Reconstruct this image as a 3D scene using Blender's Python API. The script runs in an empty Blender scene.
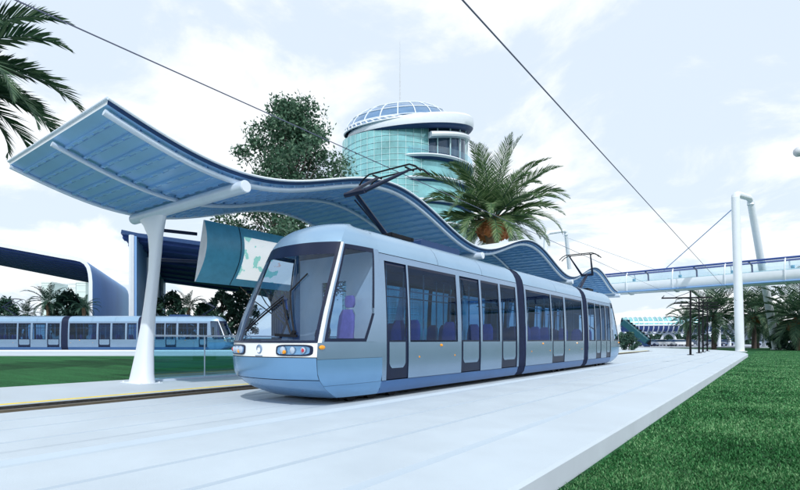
import bpy, bmesh, math, random
import numpy as np
from mathutils import Vector, Matrix
R = math.radians
PI = math.pi
random.seed(7)
scene = bpy.context.scene
COL = scene.collection
CS, SN = .802, .597          # track axis is +Y, camera looks 36.65 deg to its left
CAMZ = 1.2

def P(x, y, d):
    """photo pixel (800x490) and depth in metres -> world point"""
    a = (x-400)/500; b = (340-y)/500
    return Vector(((CS*a-SN)*d, (SN*a+CS)*d, CAMZ+b*d))
def G(x, d, z=0.):
    p = P(x, 340, d); p.z = z; return p
def RD(r, d, z):
    """metres to the right, metres ahead -> world"""
    return Vector((CS*r-SN*d, SN*r+CS*d, z))

# ------------------------------------------------------------------ materials
def nodes(m):
    m.use_nodes = True
    return m.node_tree.nodes, m.node_tree.links, m.node_tree.nodes['Principled BSDF']
def mat(name, col, rough=.5, metal=0., var=.12, scale=3., bump=0., bscale=40., spec=.5, col2=None, stretch=(1,1,1), coat=0., rvar=0.):
    m = bpy.data.materials.new(name); n, l, b = nodes(m)
    b.inputs['Roughness'].default_value = rough; b.inputs['Metallic'].default_value = metal
    b.inputs['Specular IOR Level'].default_value = spec
    b.inputs['Coat Weight'].default_value = coat
    tc = n.new('ShaderNodeTexCoord'); mp = n.new('ShaderNodeMapping'); mp.inputs['Scale'].default_value = stretch
    l.new(tc.outputs['Object'], mp.inputs['Vector'])
    nz = n.new('ShaderNodeTexNoise'); nz.inputs['Scale'].default_value = scale; nz.inputs['Detail'].default_value = 6; nz.inputs['Roughness'].default_value = .62
    l.new(mp.outputs[0], nz.inputs['Vector'])
    mx = n.new('ShaderNodeMix'); mx.data_type = 'RGBA'
    c = Vector(col)
    if col2 is None:
        mx.inputs['A'].default_value = (*(c*(1-var)), 1); mx.inputs['B'].default_value = (*[min(1, k) for k in c*(1+var)], 1)
    else:
        mx.inputs['A'].default_value = (*col, 1); mx.inputs['B'].default_value = (*col2, 1)
    rp = n.new('ShaderNodeMapRange'); rp.inputs['From Min'].default_value = .3; rp.inputs['From Max'].default_value = .7
    l.new(nz.outputs['Fac'], rp.inputs['Value']); l.new(rp.outputs[0], mx.inputs['Factor'])
    l.new(mx.outputs['Result'], b.inputs['Base Color'])
    if not rvar: return finish_mat(m, n, l, b, mp, bump, bscale)
    rr = n.new('ShaderNodeMapRange'); rr.inputs['From Min'].default_value = .3; rr.inputs['From Max'].default_value = .7
    rr.inputs['To Min'].default_value = rough*(1-rvar); rr.inputs['To Max'].default_value = min(1, rough*(1+rvar))
    l.new(nz.outputs['Fac'], rr.inputs['Value']); l.new(rr.outputs[0], b.inputs['Roughness'])
    l.new(mx.outputs['Result'], b.inputs['Base Color'])
    return finish_mat(m, n, l, b, mp, bump, bscale)
def finish_mat(m, n, l, b, mp, bump, bscale):
    if bump:
        n2 = n.new('ShaderNodeTexNoise'); n2.inputs['Scale'].default_value = bscale; n2.inputs['Detail'].default_value = 4
        l.new(mp.outputs[0], n2.inputs['Vector'])
        bp = n.new('ShaderNodeBump'); bp.inputs['Strength'].default_value = bump; bp.inputs['Distance'].default_value = .02
        l.new(n2.outputs['Fac'], bp.inputs['Height']); l.new(bp.outputs[0], b.inputs['Normal'])
    return m
def leaf_mat(name, c1, c2, c3, rough=.5, patch=0):
    m = bpy.data.materials.new(name); n, l, b = nodes(m)
    g = n.new('ShaderNodeNewGeometry'); r = n.new('ShaderNodeValToRGB')
    r.color_ramp.elements[0].color = (*c1, 1); r.color_ramp.elements[1].color = (*c3, 1)
    e = r.color_ramp.elements.new(.55); e.color = (*c2, 1)
    if patch:      # greener and drier patches of turf
        nz = n.new('ShaderNodeTexNoise'); nz.inputs['Scale'].default_value = .7; nz.inputs['Detail'].default_value = 5
        tc = n.new('ShaderNodeTexCoord'); l.new(tc.outputs['Object'], nz.inputs['Vector'])
        ma = n.new('ShaderNodeMath'); ma.operation = 'MULTIPLY_ADD'; ma.inputs[1].default_value = 1.5; ma.inputs[2].default_value = -.78; l.new(nz.outputs['Fac'], ma.inputs[0])
        ad = n.new('ShaderNodeMath'); ad.operation = 'ADD'; l.new(ma.outputs[0], ad.inputs[0]); l.new(g.outputs['Random Per Island'], ad.inputs[1])
        l.new(ad.outputs[0], r.inputs[0])
    else: l.new(g.outputs['Random Per Island'], r.inputs[0])
    l.new(r.outputs[0], b.inputs['Base Color'])
    b.inputs['Roughness'].default_value = rough; b.inputs['Specular IOR Level'].default_value = .4
    tr = n.new('ShaderNodeBsdfTranslucent'); l.new(r.outputs[0], tr.inputs[0])
    ad = n.new('ShaderNodeMixShader'); ad.inputs[0].default_value = .25
    out = n['Material Output']
    l.new(b.outputs[0], ad.inputs[1]); l.new(tr.outputs[0], ad.inputs[2]); l.new(ad.outputs[0], out.inputs[0])
    return m
def glass_mat(name, tint, gloss=(.9, .9, .9), rough=.02, base=.06):
    """thin pane: tinted see-through plus a fresnel reflection"""
    m = bpy.data.materials.new(name); m.use_nodes = True
    n, l = m.node_tree.nodes, m.node_tree.links
    n.clear()
    out = n.new('ShaderNodeOutputMaterial'); tr = n.new('ShaderNodeBsdfTransparent'); tr.inputs[0].default_value = (*tint, 1)
    gl = n.new('ShaderNodeBsdfGlossy'); gl.inputs['Roughness'].default_value = rough; gl.inputs[0].default_value = (*gloss, 1)
    lw = n.new('ShaderNodeLayerWeight'); lw.inputs[0].default_value = .35
    mr = n.new('ShaderNodeMapRange'); mr.inputs['To Min'].default_value = base; mr.inputs['To Max'].default_value = .6
    pw = n.new('ShaderNodeMath'); pw.operation = 'POWER'; pw.inputs[1].default_value = 4.5
    l.new(lw.outputs['Facing'], pw.inputs[0]); l.new(pw.outputs[0], mr.inputs['Value'])
    mx = n.new('ShaderNodeMixShader'); l.new(mr.outputs[0], mx.inputs[0]); l.new(tr.outputs[0], mx.inputs[1]); l.new(gl.outputs[0], mx.inputs[2])
    l.new(mx.outputs[0], out.inputs[0])
    return m

M = {}
M['slab'] = mat('pale_concrete', (.465, .54, .605), .6, rvar=.2, var=.06, scale=.6, bump=.12, bscale=60)
M['slabface'] = mat('pale_concrete_edge', (.52, .58, .66), .7, var=.06, scale=.9)
M['joint'] = mat('shaded_paving_joint', (.42, .50, .575), .7, var=.025, scale=.8)  # joint tone darkened so sunlit groove and gutter walls look shaded
M['platform'] = mat('platform_paving', (.465, .54, .605), .6, rvar=.2, var=.07, scale=.8)
M['yellow'] = mat('yellow_paint', (.80, .62, .03), .6, var=.12, scale=4)
M['trench'] = mat('track_ballast', (.035, .035, .035), .9, var=.5, scale=12, bump=.6, bscale=50)
M['rail'] = mat('rail_steel', (.25, .22, .17), .4, metal=.8)
M['road'] = mat('pale_road', (.34, .38, .45), .8, var=.1, scale=.4)
M['white'] = mat('white_paint', (.74, .80, .88), .35, var=.03, scale=1.5)
M['offwhite'] = mat('cream_white_paint', (.76, .78, .78), .3, var=.03, scale=1.5, coat=.3)
M['silver'] = mat('silver_blue_paint', (.27, .385, .54), .25, metal=.8, var=.05, scale=.8, coat=.15)
M['bumper'] = mat('light_blue_paint', (.17, .345, .57), .26, metal=.55, var=.05, scale=1.2, coat=.15)
M['skirt'] = mat('blue_skirt_paint', (.06, .15, .34), .34, metal=.3, var=.08, scale=1.5)
M['roofblue'] = mat('pale_blue_roof_paint', (.29, .45, .62), .26, metal=.5, var=.05, scale=.9)
M['navy'] = mat('navy_panel', (.006, .013, .04), .32, var=.15, spec=.25)
M['rubber'] = mat('dark_rubber', (.010, .018, .05), .6, var=.2, scale=8, spec=.2)
M['black'] = mat('black_metal', (.008, .009, .013), .5, var=.2, spec=.15)
M['wire'] = mat('wire_metal', (.10, .11, .18), .5, var=.1)
M['canopy'] = mat('blue_canopy_sheet', (.31, .55, .85), .30, metal=.25, var=.07, scale=.9)
M['canopytop'] = mat('pale_canopy_top', (.66, .72, .78), .4, var=.05)
M['steelblue'] = mat('pale_blue_steel', (.60, .70, .83), .32, metal=.1, var=.04)
M['purple'] = mat('purple_seat_fabric', (.12, .095, .36), .7, var=.15, scale=10)
M['interior'] = mat('tram_interior', (.06, .10, .22), .6, var=.08)
M['bulk'] = mat('pale_cab_panel', (.48, .57, .66), .5, var=.05)
M['floor'] = mat('tram_floor', (.06, .07, .10), .7)
M['glass'] = glass_mat('tinted_tram_glass', (.24, .40, .58), (.55, .72, .95), .015, .05)
M['cabglass'] = glass_mat('clear_cab_glass', (.70, .81, .92), (.65, .78, .95), .015, .07)
M['barrier'] = glass_mat('pale_teal_glass', (.60, .81, .87), (.85, .95, 1), .02, .12)
M['bridgeglass'] = glass_mat('pale_bridge_glass', (.84, .93, .96), (.92, .96, .98), .03, .10)
M['lens'] = mat('lamp_lens', (.45, .54, .66), .08, metal=.3, var=.03)
M['amber'] = mat('amber_lens', (.80, .32, .02), .15, var=.08)
M['red'] = mat('red_lens', (.45, .03, .06), .15, var=.08)
M['emblem'] = mat('blue_grey_emblem', (.22, .33, .50), .25, metal=.6, var=.1)
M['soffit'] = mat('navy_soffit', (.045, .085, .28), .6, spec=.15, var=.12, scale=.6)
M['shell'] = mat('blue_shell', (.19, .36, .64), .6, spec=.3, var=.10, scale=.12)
M['teal'] = mat('teal_board', (.08, .34, .50), .45, var=.12, scale=5)
M['beltblue'] = mat('deep_blue_cladding', (.06, .11, .36), .4)
M['darkteal'] = mat('dark_teal_cladding', (.02, .10, .13), .3)
M['lightgrey'] = mat('light_grey_cap', (.60, .63, .68), .5)
M['tealglass'] = mat('teal_curtain_glass', (.24, .53, .56), .12, metal=.35, var=.32, scale=.35, stretch=(1, 1, .6))
M['darkglass'] = mat('dark_tower_glass', (.04, .08, .14), .08, metal=.3, var=.3, scale=.6)
M['domeglass'] = mat('dome_glass', (.16, .29, .48), .1, metal=.5, var=.15, scale=.5)
M['mull'] = mat('pale_mullion', (.50, .70, .74), .4)
M['navytrim'] = mat('navy_trim', (.025, .06, .16), .5, spec=.2)
M['trunk'] = mat('palm_trunk_bark', (.16, .11, .07), .9, var=.35, scale=6, bump=.8, bscale=14)
M['bark'] = mat('tree_bark', (.07, .055, .05), .9, var=.3, scale=5, bump=.6, bscale=12)
M['fruit'] = mat('orange_dates', (.30, .10, .025), .6, var=.4, scale=18)
M['palmleaf'] = leaf_mat('palm_leaflets', (.03, .085, .035), (.10, .20, .075), (.30, .40, .22))
M['palmdark'] = leaf_mat('dark_palm_leaflets', (.02, .06, .035), (.05, .12, .065), (.14, .22, .13))
M['treeleaf'] = leaf_mat('tree_leaves', (.02, .065, .04), (.055, .135, .085), (.15, .26, .17))
M['bush'] = leaf_mat('bush_leaves', (.016, .06, .05), (.04, .10, .075), (.07, .15, .10))
M['blade'] = leaf_mat('grass_blades', (.008, .06, .016), (.045, .26, .075), (.24, .46, .22), .55, 1)
M['haze_glass'] = mat('hazed_cyan_facade', (.70, .82, .84), .3, var=.04, scale=.05)  # facade colours paled to carry the distance haze
M['haze_white'] = mat('hazed_white_facade', (.78, .83, .86), .4, var=.03, scale=.05)
M['carblue'] = mat('grey_blue_car_paint', (.35, .42, .55), .25, metal=.3, coat=.4)
M['carwhite'] = mat('white_car_paint', (.75, .78, .82), .25, coat=.4)
M['cardark'] = mat('dark_car_paint', (.07, .09, .14), .25, coat=.4)

def lawn_mat(name, dark, light, stretch):
    m = bpy.data.materials.new(name); n, l, b = nodes(m)
    b.inputs['Roughness'].default_value = .9; b.inputs['Specular IOR Level'].default_value = .15
    tc = n.new('ShaderNodeTexCoord')
    mp = n.new('ShaderNodeMapping'); mp.inputs['Rotation'].default_value = (0, 0, R(-36.65)); mp.inputs['Scale'].default_value = stretch
    l.new(tc.outputs['Object'], mp.inputs['Vector'])
    a = n.new('ShaderNodeTexNoise'); a.inputs['Scale'].default_value = .55; a.inputs['Detail'].default_value = 8; a.inputs['Roughness'].default_value = .75
    l.new(mp.outputs[0], a.inputs['Vector'])
    f = n.new('ShaderNodeTexNoise'); f.inputs['Scale'].default_value = 26; f.inputs['Detail'].default_value = 3
    l.new(tc.outputs['Object'], f.inputs['Vector'])
    s = n.new('ShaderNodeMath'); s.operation = 'ADD'; l.new(a.outputs['Fac'], s.inputs[0]); l.new(f.outputs['Fac'], s.inputs[1])
    rp = n.new('ShaderNodeValToRGB'); rp.color_ramp.elements[0].position = .40; rp.color_ramp.elements[1].position = .60
    rp.color_ramp.elements[0].color = (*dark, 1); rp.color_ramp.elements[1].color = (*light, 1)
    h = n.new('ShaderNodeMath'); h.operation = 'MULTIPLY'; h.inputs[1].default_value = .5
    l.new(s.outputs[0], h.inputs[0]); l.new(h.outputs[0], rp.inputs[0]); l.new(rp.outputs[0], b.inputs['Base Color'])
    bp = n.new('ShaderNodeBump'); bp.inputs['Strength'].default_value = .9; bp.inputs['Distance'].default_value = .05
    l.new(f.outputs['Fac'], bp.inputs['Height']); l.new(bp.outputs[0], b.inputs['Normal'])
    return m
M['lawn'] = lawn_mat('lawn_turf', (.006, .035, .012), (.03, .16, .055), (.30, 1.6, 1))
M['lawnleft'] = lawn_mat('lawn_turf_shade', (.004, .032, .011), (.03, .17, .055), (.10, 1.2, 1))  # dark streaks in the colour stand in for canopy and palm shadows

def screen_mat():
    m = bpy.data.materials.new('map_screen'); n, l, b = nodes(m)
    tc = n.new('ShaderNodeTexCoord'); nz = n.new('ShaderNodeTexNoise'); nz.inputs['Scale'].default_value = 2.3; nz.inputs['Detail'].default_value = 4
    l.new(tc.outputs['Object'], nz.inputs['Vector'])
    r = n.new('ShaderNodeValToRGB'); r.color_ramp.interpolation = 'CONSTANT'
    r.color_ramp.elements[0].color = (.30, .66, .60, 1); r.color_ramp.elements[1].position = .42; r.color_ramp.elements[1].color = (.86, .90, .90, 1)
    e = r.color_ramp.elements.new(.66); e.color = (.85, .60, .55, 1)
    l.new(nz.outputs['Fac'], r.inputs[0]); l.new(r.outputs[0], b.inputs['Base Color']); l.new(r.outputs[0], b.inputs['Emission Color'])
    b.inputs['Emission Strength'].default_value = .45; b.inputs['Roughness'].default_value = .25
    return m
M['screen'] = screen_mat()

# ------------------------------------------------------------------ mesh helper
class MB:
    def __init__(s): s.v = []; s.f = []; s.m = []
    def add(s, vs, fs, m=0):
        o = len(s.v); s.v += [tuple(p) for p in vs]; s.f += [tuple(i+o for i in f) for f in fs]; s.m += [m]*len(fs); return s
    def quad(s, a, b, c, d, m=0): return s.add([a, b, c, d], [(0, 1, 2, 3)], m)
    def box(s, lo, hi, m=0):
        (x0, y0, z0), (x1, y1, z1) = lo, hi
        return s.add([(x0, y0, z0), (x1, y0, z0), (x1, y1, z0), (x0, y1, z0), (x0, y0, z1), (x1, y0, z1), (x1, y1, z1), (x0, y1, z1)],
                     [(0, 3, 2, 1), (4, 5, 6, 7), (0, 1, 5, 4), (1, 2, 6, 5), (2, 3, 7, 6), (3, 0, 4, 7)], m)
    def bar(s, p, q, w, h, m=0, up=(0, 0, 1)):
        p = Vector(p); q = Vector(q); d = (q-p).normalized(); u = Vector(up)
        if abs(d.dot(u)) > .99: u = Vector((0, 1, 0))
        sd = d.cross(u).normalized(); u = sd.cross(d)
        vs = [e+sd*a*w/2+u*b*h/2 for e in (p, q) for a, b in ((-1, -1), (1, -1), (1, 1), (-1, 1))]
        return s.add(vs, [(0, 1, 2, 3), (7, 6, 5, 4), (0, 4, 5, 1), (1, 5, 6, 2), (2, 6, 7, 3), (3, 7, 4, 0)], m)
    def tube(s, pts, r, n=10, m=0, closed=False, caps=True):
        pts = [Vector(p) for p in pts]; k = len(pts)
        rs = r if isinstance(r, (list, tuple)) else [r]*k
        vs = []; prev = None
        for i, p in enumerate(pts):
            if closed: d = pts[(i+1) % k]-pts[i-1]
            else: d = pts[min(i+1, k-1)]-pts[max(i-1, 0)]
            d.normalize()
            if prev is None:
                u = Vector((0, 0, 1)) if abs(d.z) < .9 else Vector((1, 0, 0))
            else: u = prev
            u = (u-d*u.dot(d)).normalized(); prev = u; w = d.cross(u)
            vs += [p+(u*math.cos(2*PI*j/n)+w*math.sin(2*PI*j/n))*rs[i] for j in range(n)]
        fs = []
        for i in range(k if closed else k-1):
            a = i*n; b = ((i+1) % k)*n
            fs += [(a+j, a+(j+1) % n, b+(j+1) % n, b+j) for j in range(n)]
        if caps and not closed: fs += [tuple(range(n))[::-1], tuple(range((k-1)*n, k*n))]
        return s.add(vs, fs, m)
    def grid(s, rows, m=0, closed=False):
        nr, nc = len(rows), len(rows[0])
        fs = []
        for i in range(nr-1):
            for j in range(nc if closed else nc-1):
                fs.append((i*nc+j, i*nc+(j+1) % nc, (i+1)*nc+(j+1) % nc, (i+1)*nc+j))
        return s.add([p for r in rows for p in r], fs, m)
    def loft(s, rings, m=0):
        s.grid(rings, m, True); n = len(rings[0])
        s.add(rings[0], [tuple(range(n))[::-1]], m); s.add(rings[-1], [tuple(range(n))], m); return s
    def prism(s, poly, vec, m=0):
        """extrude polygon (3d points) by vec"""
        v = Vector(vec); a = [Vector(p) for p in poly]; b = [p+v for p in a]; n = len(a)
        return s.add(a+b, [tuple(range(n))[::-1], tuple(range(n, 2*n))]+[(i, (i+1) % n, n+(i+1) % n, n+i) for i in range(n)], m)
    def disc(s, c, ax, r, t, n=20, m=0):
        c = Vector(c); ax = Vector(ax).normalized(); return s.tube([c, c+ax*t], r, n, m)
    def lathe(s, prof, c=(0, 0, 0), n=32, m=0):
        cx, cy, cz = c
        rows = [[(cx+r*math.cos(2*PI*j/n), cy+r*math.sin(2*PI*j/n), cz+z) for j in range(n)] for r, z in prof]
        return s.grid(rows, m, True)
    def build(s, name, mats, parent=None, smooth=35, loc=None):
        me = bpy.data.meshes.new(name)
        me.from_pydata(s.v, [], s.f); me.update()
        for x in (mats if isinstance(mats, (list, tuple)) else [mats]): me.materials.append(M[x])
        me.polygons.foreach_set('material_index', s.m)
        bm = bmesh.new(); bm.from_mesh(me); bmesh.ops.remove_doubles(bm, verts=bm.verts, dist=.0004)
        if smooth != 'leaf': bmesh.ops.recalc_face_normals(bm, faces=bm.faces)
        bm.to_mesh(me); bm.free()
        if smooth and smooth != 'leaf':
            me.polygons.foreach_set('use_smooth', [True]*len(me.polygons)); me.set_sharp_from_angle(angle=R(smooth))
        o = bpy.data.objects.new(name, me); COL.objects.link(o)
        if parent: o.parent = parent
        if loc: o.location = loc
        return o
def fastmesh(name, verts, faces, matname, parent=None):
    """numpy quads/tris without merging (leaves, grass)"""
    me = bpy.data.meshes.new(name); nv, nf, k = len(verts), len(faces), faces.shape[1]
    me.vertices.add(nv); me.vertices.foreach_set('co', verts.astype(np.float32).ravel())
    me.loops.add(nf*k); me.loops.foreach_set('vertex_index', faces.astype(np.int32).ravel())
    me.polygons.add(nf); me.polygons.foreach_set('loop_start', np.arange(0, nf*k, k, dtype=np.int32))
    me.update(calc_edges=True); me.validate()
    me.materials.append(M[matname])
    o = bpy.data.objects.new(name, me); COL.objects.link(o)
    if parent: o.parent = parent
    return o
def tag(o, label, cat, group=None, kind=None):
    o['label'] = label; o['category'] = cat
    if group: o['group'] = group
    if kind: o['kind'] = kind
    return o
def empty(name, loc=(0, 0, 0), rz=0., label=None, cat=None, group=None):
    o = bpy.data.objects.new(name, None); COL.objects.link(o); o.location = loc; o.rotation_euler = (0, 0, rz)
    o.empty_display_size = .3
    if label: tag(o, label, cat, group)
    return o
def struct(o): o['kind'] = 'structure'; return o
KIDS = {}
def copy_tree(o, parent=None):
    c = o.copy(); COL.objects.link(c)
    if parent: c.parent = parent
    for ch in [k for k in bpy.data.objects if k.parent == o]: copy_tree(ch, c)
    return c

# ------------------------------------------------------------------ setting
g = MB(); g.quad((-1500, -1500, -.25), (1500, -1500, -.25), (1500, 1500, -.25), (-1500, 1500, -.25))
struct(g.build('ground', 'lawn', smooth=0))
# left lawn, a little higher, beyond the platform
g = MB(); g.box((-90, -40, -.6), (-14.9, 44, .045)); struct(g.build('lawn', 'lawnleft', smooth=0))
# tram slab: one extruded profile with grooves and a shallow gutter
prof = [(-10.15, -.30), (-10.15, 0)]
def groove(v, w=.035, d=.03): return [(v-w, 0), (v-w*.6, -d), (v+w*.6, -d), (v+w, 0)]
for v in (-9.15, -8.22, -7.19): prof += groove(v, .04, .04)
prof += [(-6.16, 0), (-6.13, -.05), (-5.95, -.05), (-5.78, 0)]
for v in (-4.70, -3.75): prof += groove(v, .045, .045)
prof += groove(-2.71, .07, .045)
prof += [(-1.70, 0), (-1.67, -.03), (-1.67, -.30)]
g = MB(); U0, U1 = -14, 52.5
for (a, za), (b, zb) in zip(prof[:-1], prof[1:]):
    g.quad((a, U0, za), (b, U0, zb), (b, U1, zb), (a, U1, za), 1 if a == b == -1.67 else 2 if min(za, zb) < -.035 and a > -10 and b < -1.7 else 0)
g.add([(a, U1, z) for a, z in prof], [tuple(range(len(prof)))])
struct(g.build('tramway_paving', ['slab', 'slabface', 'joint'], smooth=0))
# plaza where the paving widens
pl = [(-1.67, 52.5), (-2.1, 58), (-3.4, 66), (-5.4, 71.5), (-10, 80), (-19, 92), (-34, 103), (-34, 60), (-10.15, 52.5)]
g = MB(); g.prism([(x, y, -.3) for x, y in pl], (0, 0, .296)); struct(g.build('plaza', 'slab', smooth=0))
g = MB(); g.prism([(x, y, -.3) for x, y in [(-30, 56), (-24, 70), (-27.0, 92), (-31, 98), (-40, 98), (-40, 56)]], (0, 0, .345)); struct(g.build('grass_bed', 'lawnleft', smooth=0))
# platform
g = MB(); g.box((-14.9, -14, -.5), (-10.75, 60, .06)); struct(g.build('platform', 'platform', smooth=0))
g = MB(); g.box((-11.0, -14, .06), (-10.84, 60, .064)); struct(g.build('platform_line', 'yellow', smooth=0))
g = MB(); g.box((-10.75, -14, -.5), (-10.15, 60, -.035)); g.box((-10.75, -14, -.035), (-10.735, 60, .045)); struct(g.build('track_bed', 'trench', smooth=0))
g = MB(); g.box((-10.50, -14, -.035), (-10.43, 60, .015)); g.box((-10.54, -14, -.035), (-10.39, 60, -.02)); struct(g.build('track_rail', 'rail', smooth=0))
# far track bed, parallel to the picture, and the road behind the plaza
def strip(name, m, r0, r1, d0, d1, z0, z1):
    g = MB(); g.prism([RD(r0, d0, z0), RD(r1, d0, z0), RD(r1, d1, z0), RD(r0, d1, z0)], (0, 0, z1-z0)); return struct(g.build(name, m, smooth=0))
strip('far_track_paving', 'slab', -75, -4, 36, 56, -.3, .10)
strip('far_track_kerb', 'white', -75, -4, 49.3, 49.7, .1, .22)
strip('road', 'road', -6, 110, 92, 150, -.3, -.10)

# near lawn blades
rng = np.random.default_rng(3)
def blades(name, n, dmin, dmax, amin, amax, z, h, vmin=-1e9, vmax=1e9):
    d = np.exp(rng.uniform(math.log(dmin), math.log(dmax), n)); a = rng.uniform(amin, amax, n)
    x = (CS*a-SN)*d; y = (SN*a+CS)*d
    k = (x > vmin) & (x < vmax); x, y, d = x[k], y[k], d[k]; n = len(x)
    th = rng.uniform(0, 2*PI, n); ln = h*rng.uniform(.5, 1.3, n); w = 0.0030*np.clip(d/4, 1, 4)*rng.uniform(.8, 1.6, n)
    lean = rng.uniform(.2, 1.1, n)
    dx, dy = np.cos(th), np.sin(th); px, py = -dy*w, dx*w
    b = np.stack([x, y, np.full(n, z)], 1)
    tip = b+np.stack([dx*ln*lean, dy*ln*lean, ln], 1); mid = b+np.stack([dx*ln*lean*.35, dy*ln*lean*.35, ln*.6], 1)
    off = np.stack([px, py, np.zeros(n)], 1)
    v = np.stack([b-off, b+off, mid+off*.8, tip, mid-off*.8], 1).reshape(-1, 3)
    f = (np.arange(n)[:, None]*5+np.arange(5)[None, :])
    o = fastmesh(name, v, f, 'blade'); o['kind'] = 'stuff'
    return tag(o, 'short green grass of the lawn beside the pale kerb', 'grass', kind='stuff')
blades('grass', 460000, 2.6, 66, .12, 1.15, -.255, .036, vmin=-1.62)

# ------------------------------------------------------------------ tram
PROF = [(.12, 1.10), (.22, 1.18), (.38, 1.22), (.385, 1.235), (.75, 1.25), (1.16, 1.25), (1.6, 1.245), (2.1, 1.225), (2.5, 1.20), (2.82, 1.175), (2.86, 1.17),
        (2.97, 1.15), (3.10, 1.12), (3.25, 1.045), (3.38, .93), (3.48, .75), (3.56, .48), (3.60, .2), (3.61, 0)]
def hw(z):
    if z <= PROF[0][0]: return PROF[0][1]
    for (z0, w0), (z1, w1) in zip(PROF[:-1], PROF[1:]):
        if z <= z1: return w0+(w1-w0)*(z-z0)/(z1-z0)
    return 0
def zs(z0, z1): return [z0]+[z for z, _ in PROF if z0+.01 < z < z1-.01]+[z1]
def side_strip(g, y0, y1, z0, z1, sd, off=0., m=0, ny=1):
    zz = zs(z0, z1)
    g.grid([[(sd*(hw(z)+off), y0+(y1-y0)*i/ny, z) for z in zz] for i in range(ny+1)], m)
def lin(tab, z):
    if z <= tab[0][0]: return tab[0][1:]
    for a, b in zip(tab[:-1], tab[1:]):
        if z <= b[0]:
            t = (z-a[0])/(b[0]-a[0]); return tuple(p+(q-p)*t for p, q in zip(a[1:], b[1:]))
    return tab[-1][1:]
# front end table: z, y of the pillar edge, bulge of the middle, half width at the pillar edge
NT = [(.12, .98, .26, .98), (.2, .78, .27, 1.06), (.32, .55, .28, 1.13), (.48, .36, .29, 1.18), (.60, .30, .29, 1.19), (.90, .27, .29, 1.20), (1.15, .29, .29, 1.20),
      (1.6, .44, .30, 1.17), (2.0, .60, .30, 1.135), (2.5, .82, .31, 1.09), (3.05, 1.07, .32, 1.02), (3.16, 1.13, .32, 1.0), (3.30, 1.24, .32, .95), (3.42, 1.40, .32, .87), (3.52, 1.62, .3, .74), (3.58, 1.86, .2, .56)]
YC = 2.02     # end of the cab section
def front(x, z, off=0.):
    yA, D, wA = lin(NT, z); t = x/wA
    return Vector((x, yA-D*(1-abs(t)**2.4)-off, z))
def frontpt(s, z, off=0.): return front(s*lin(NT, z)[2], z, off)
def cabside(t, z, sd, off=0.):
    """t 0 at the pillar, 1 at YC"""
    yA, D, wA = lin(NT, z); w1 = hw(z); y = yA+(YC-yA)*t
    w = wA+(w1-wA)*(1-(1-t)**2.2)
    return Vector((sd*(w+off), y, z))
def front_grid(g, s0, s1, z0, z1, n=14, nz=6, off=0., m=0):
    zz = [z0+(z1-z0)*i/nz for i in range(nz+1)]
    g.grid([[frontpt(s0+(s1-s0)*j/n, z, off) for j in range(n+1)] for z in zz], m)
def cab_grid(g, t0, t1, z0, z1, sd, n=6, nz=6, off=0., m=0):
    zz = [z0+(z1-z0)*i/nz for i in range(nz+1)]
    g.grid([[cabside(t0+(t1-t0)*j/n, z, sd, off) for j in range(n+1)] for z in zz], m)
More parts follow.
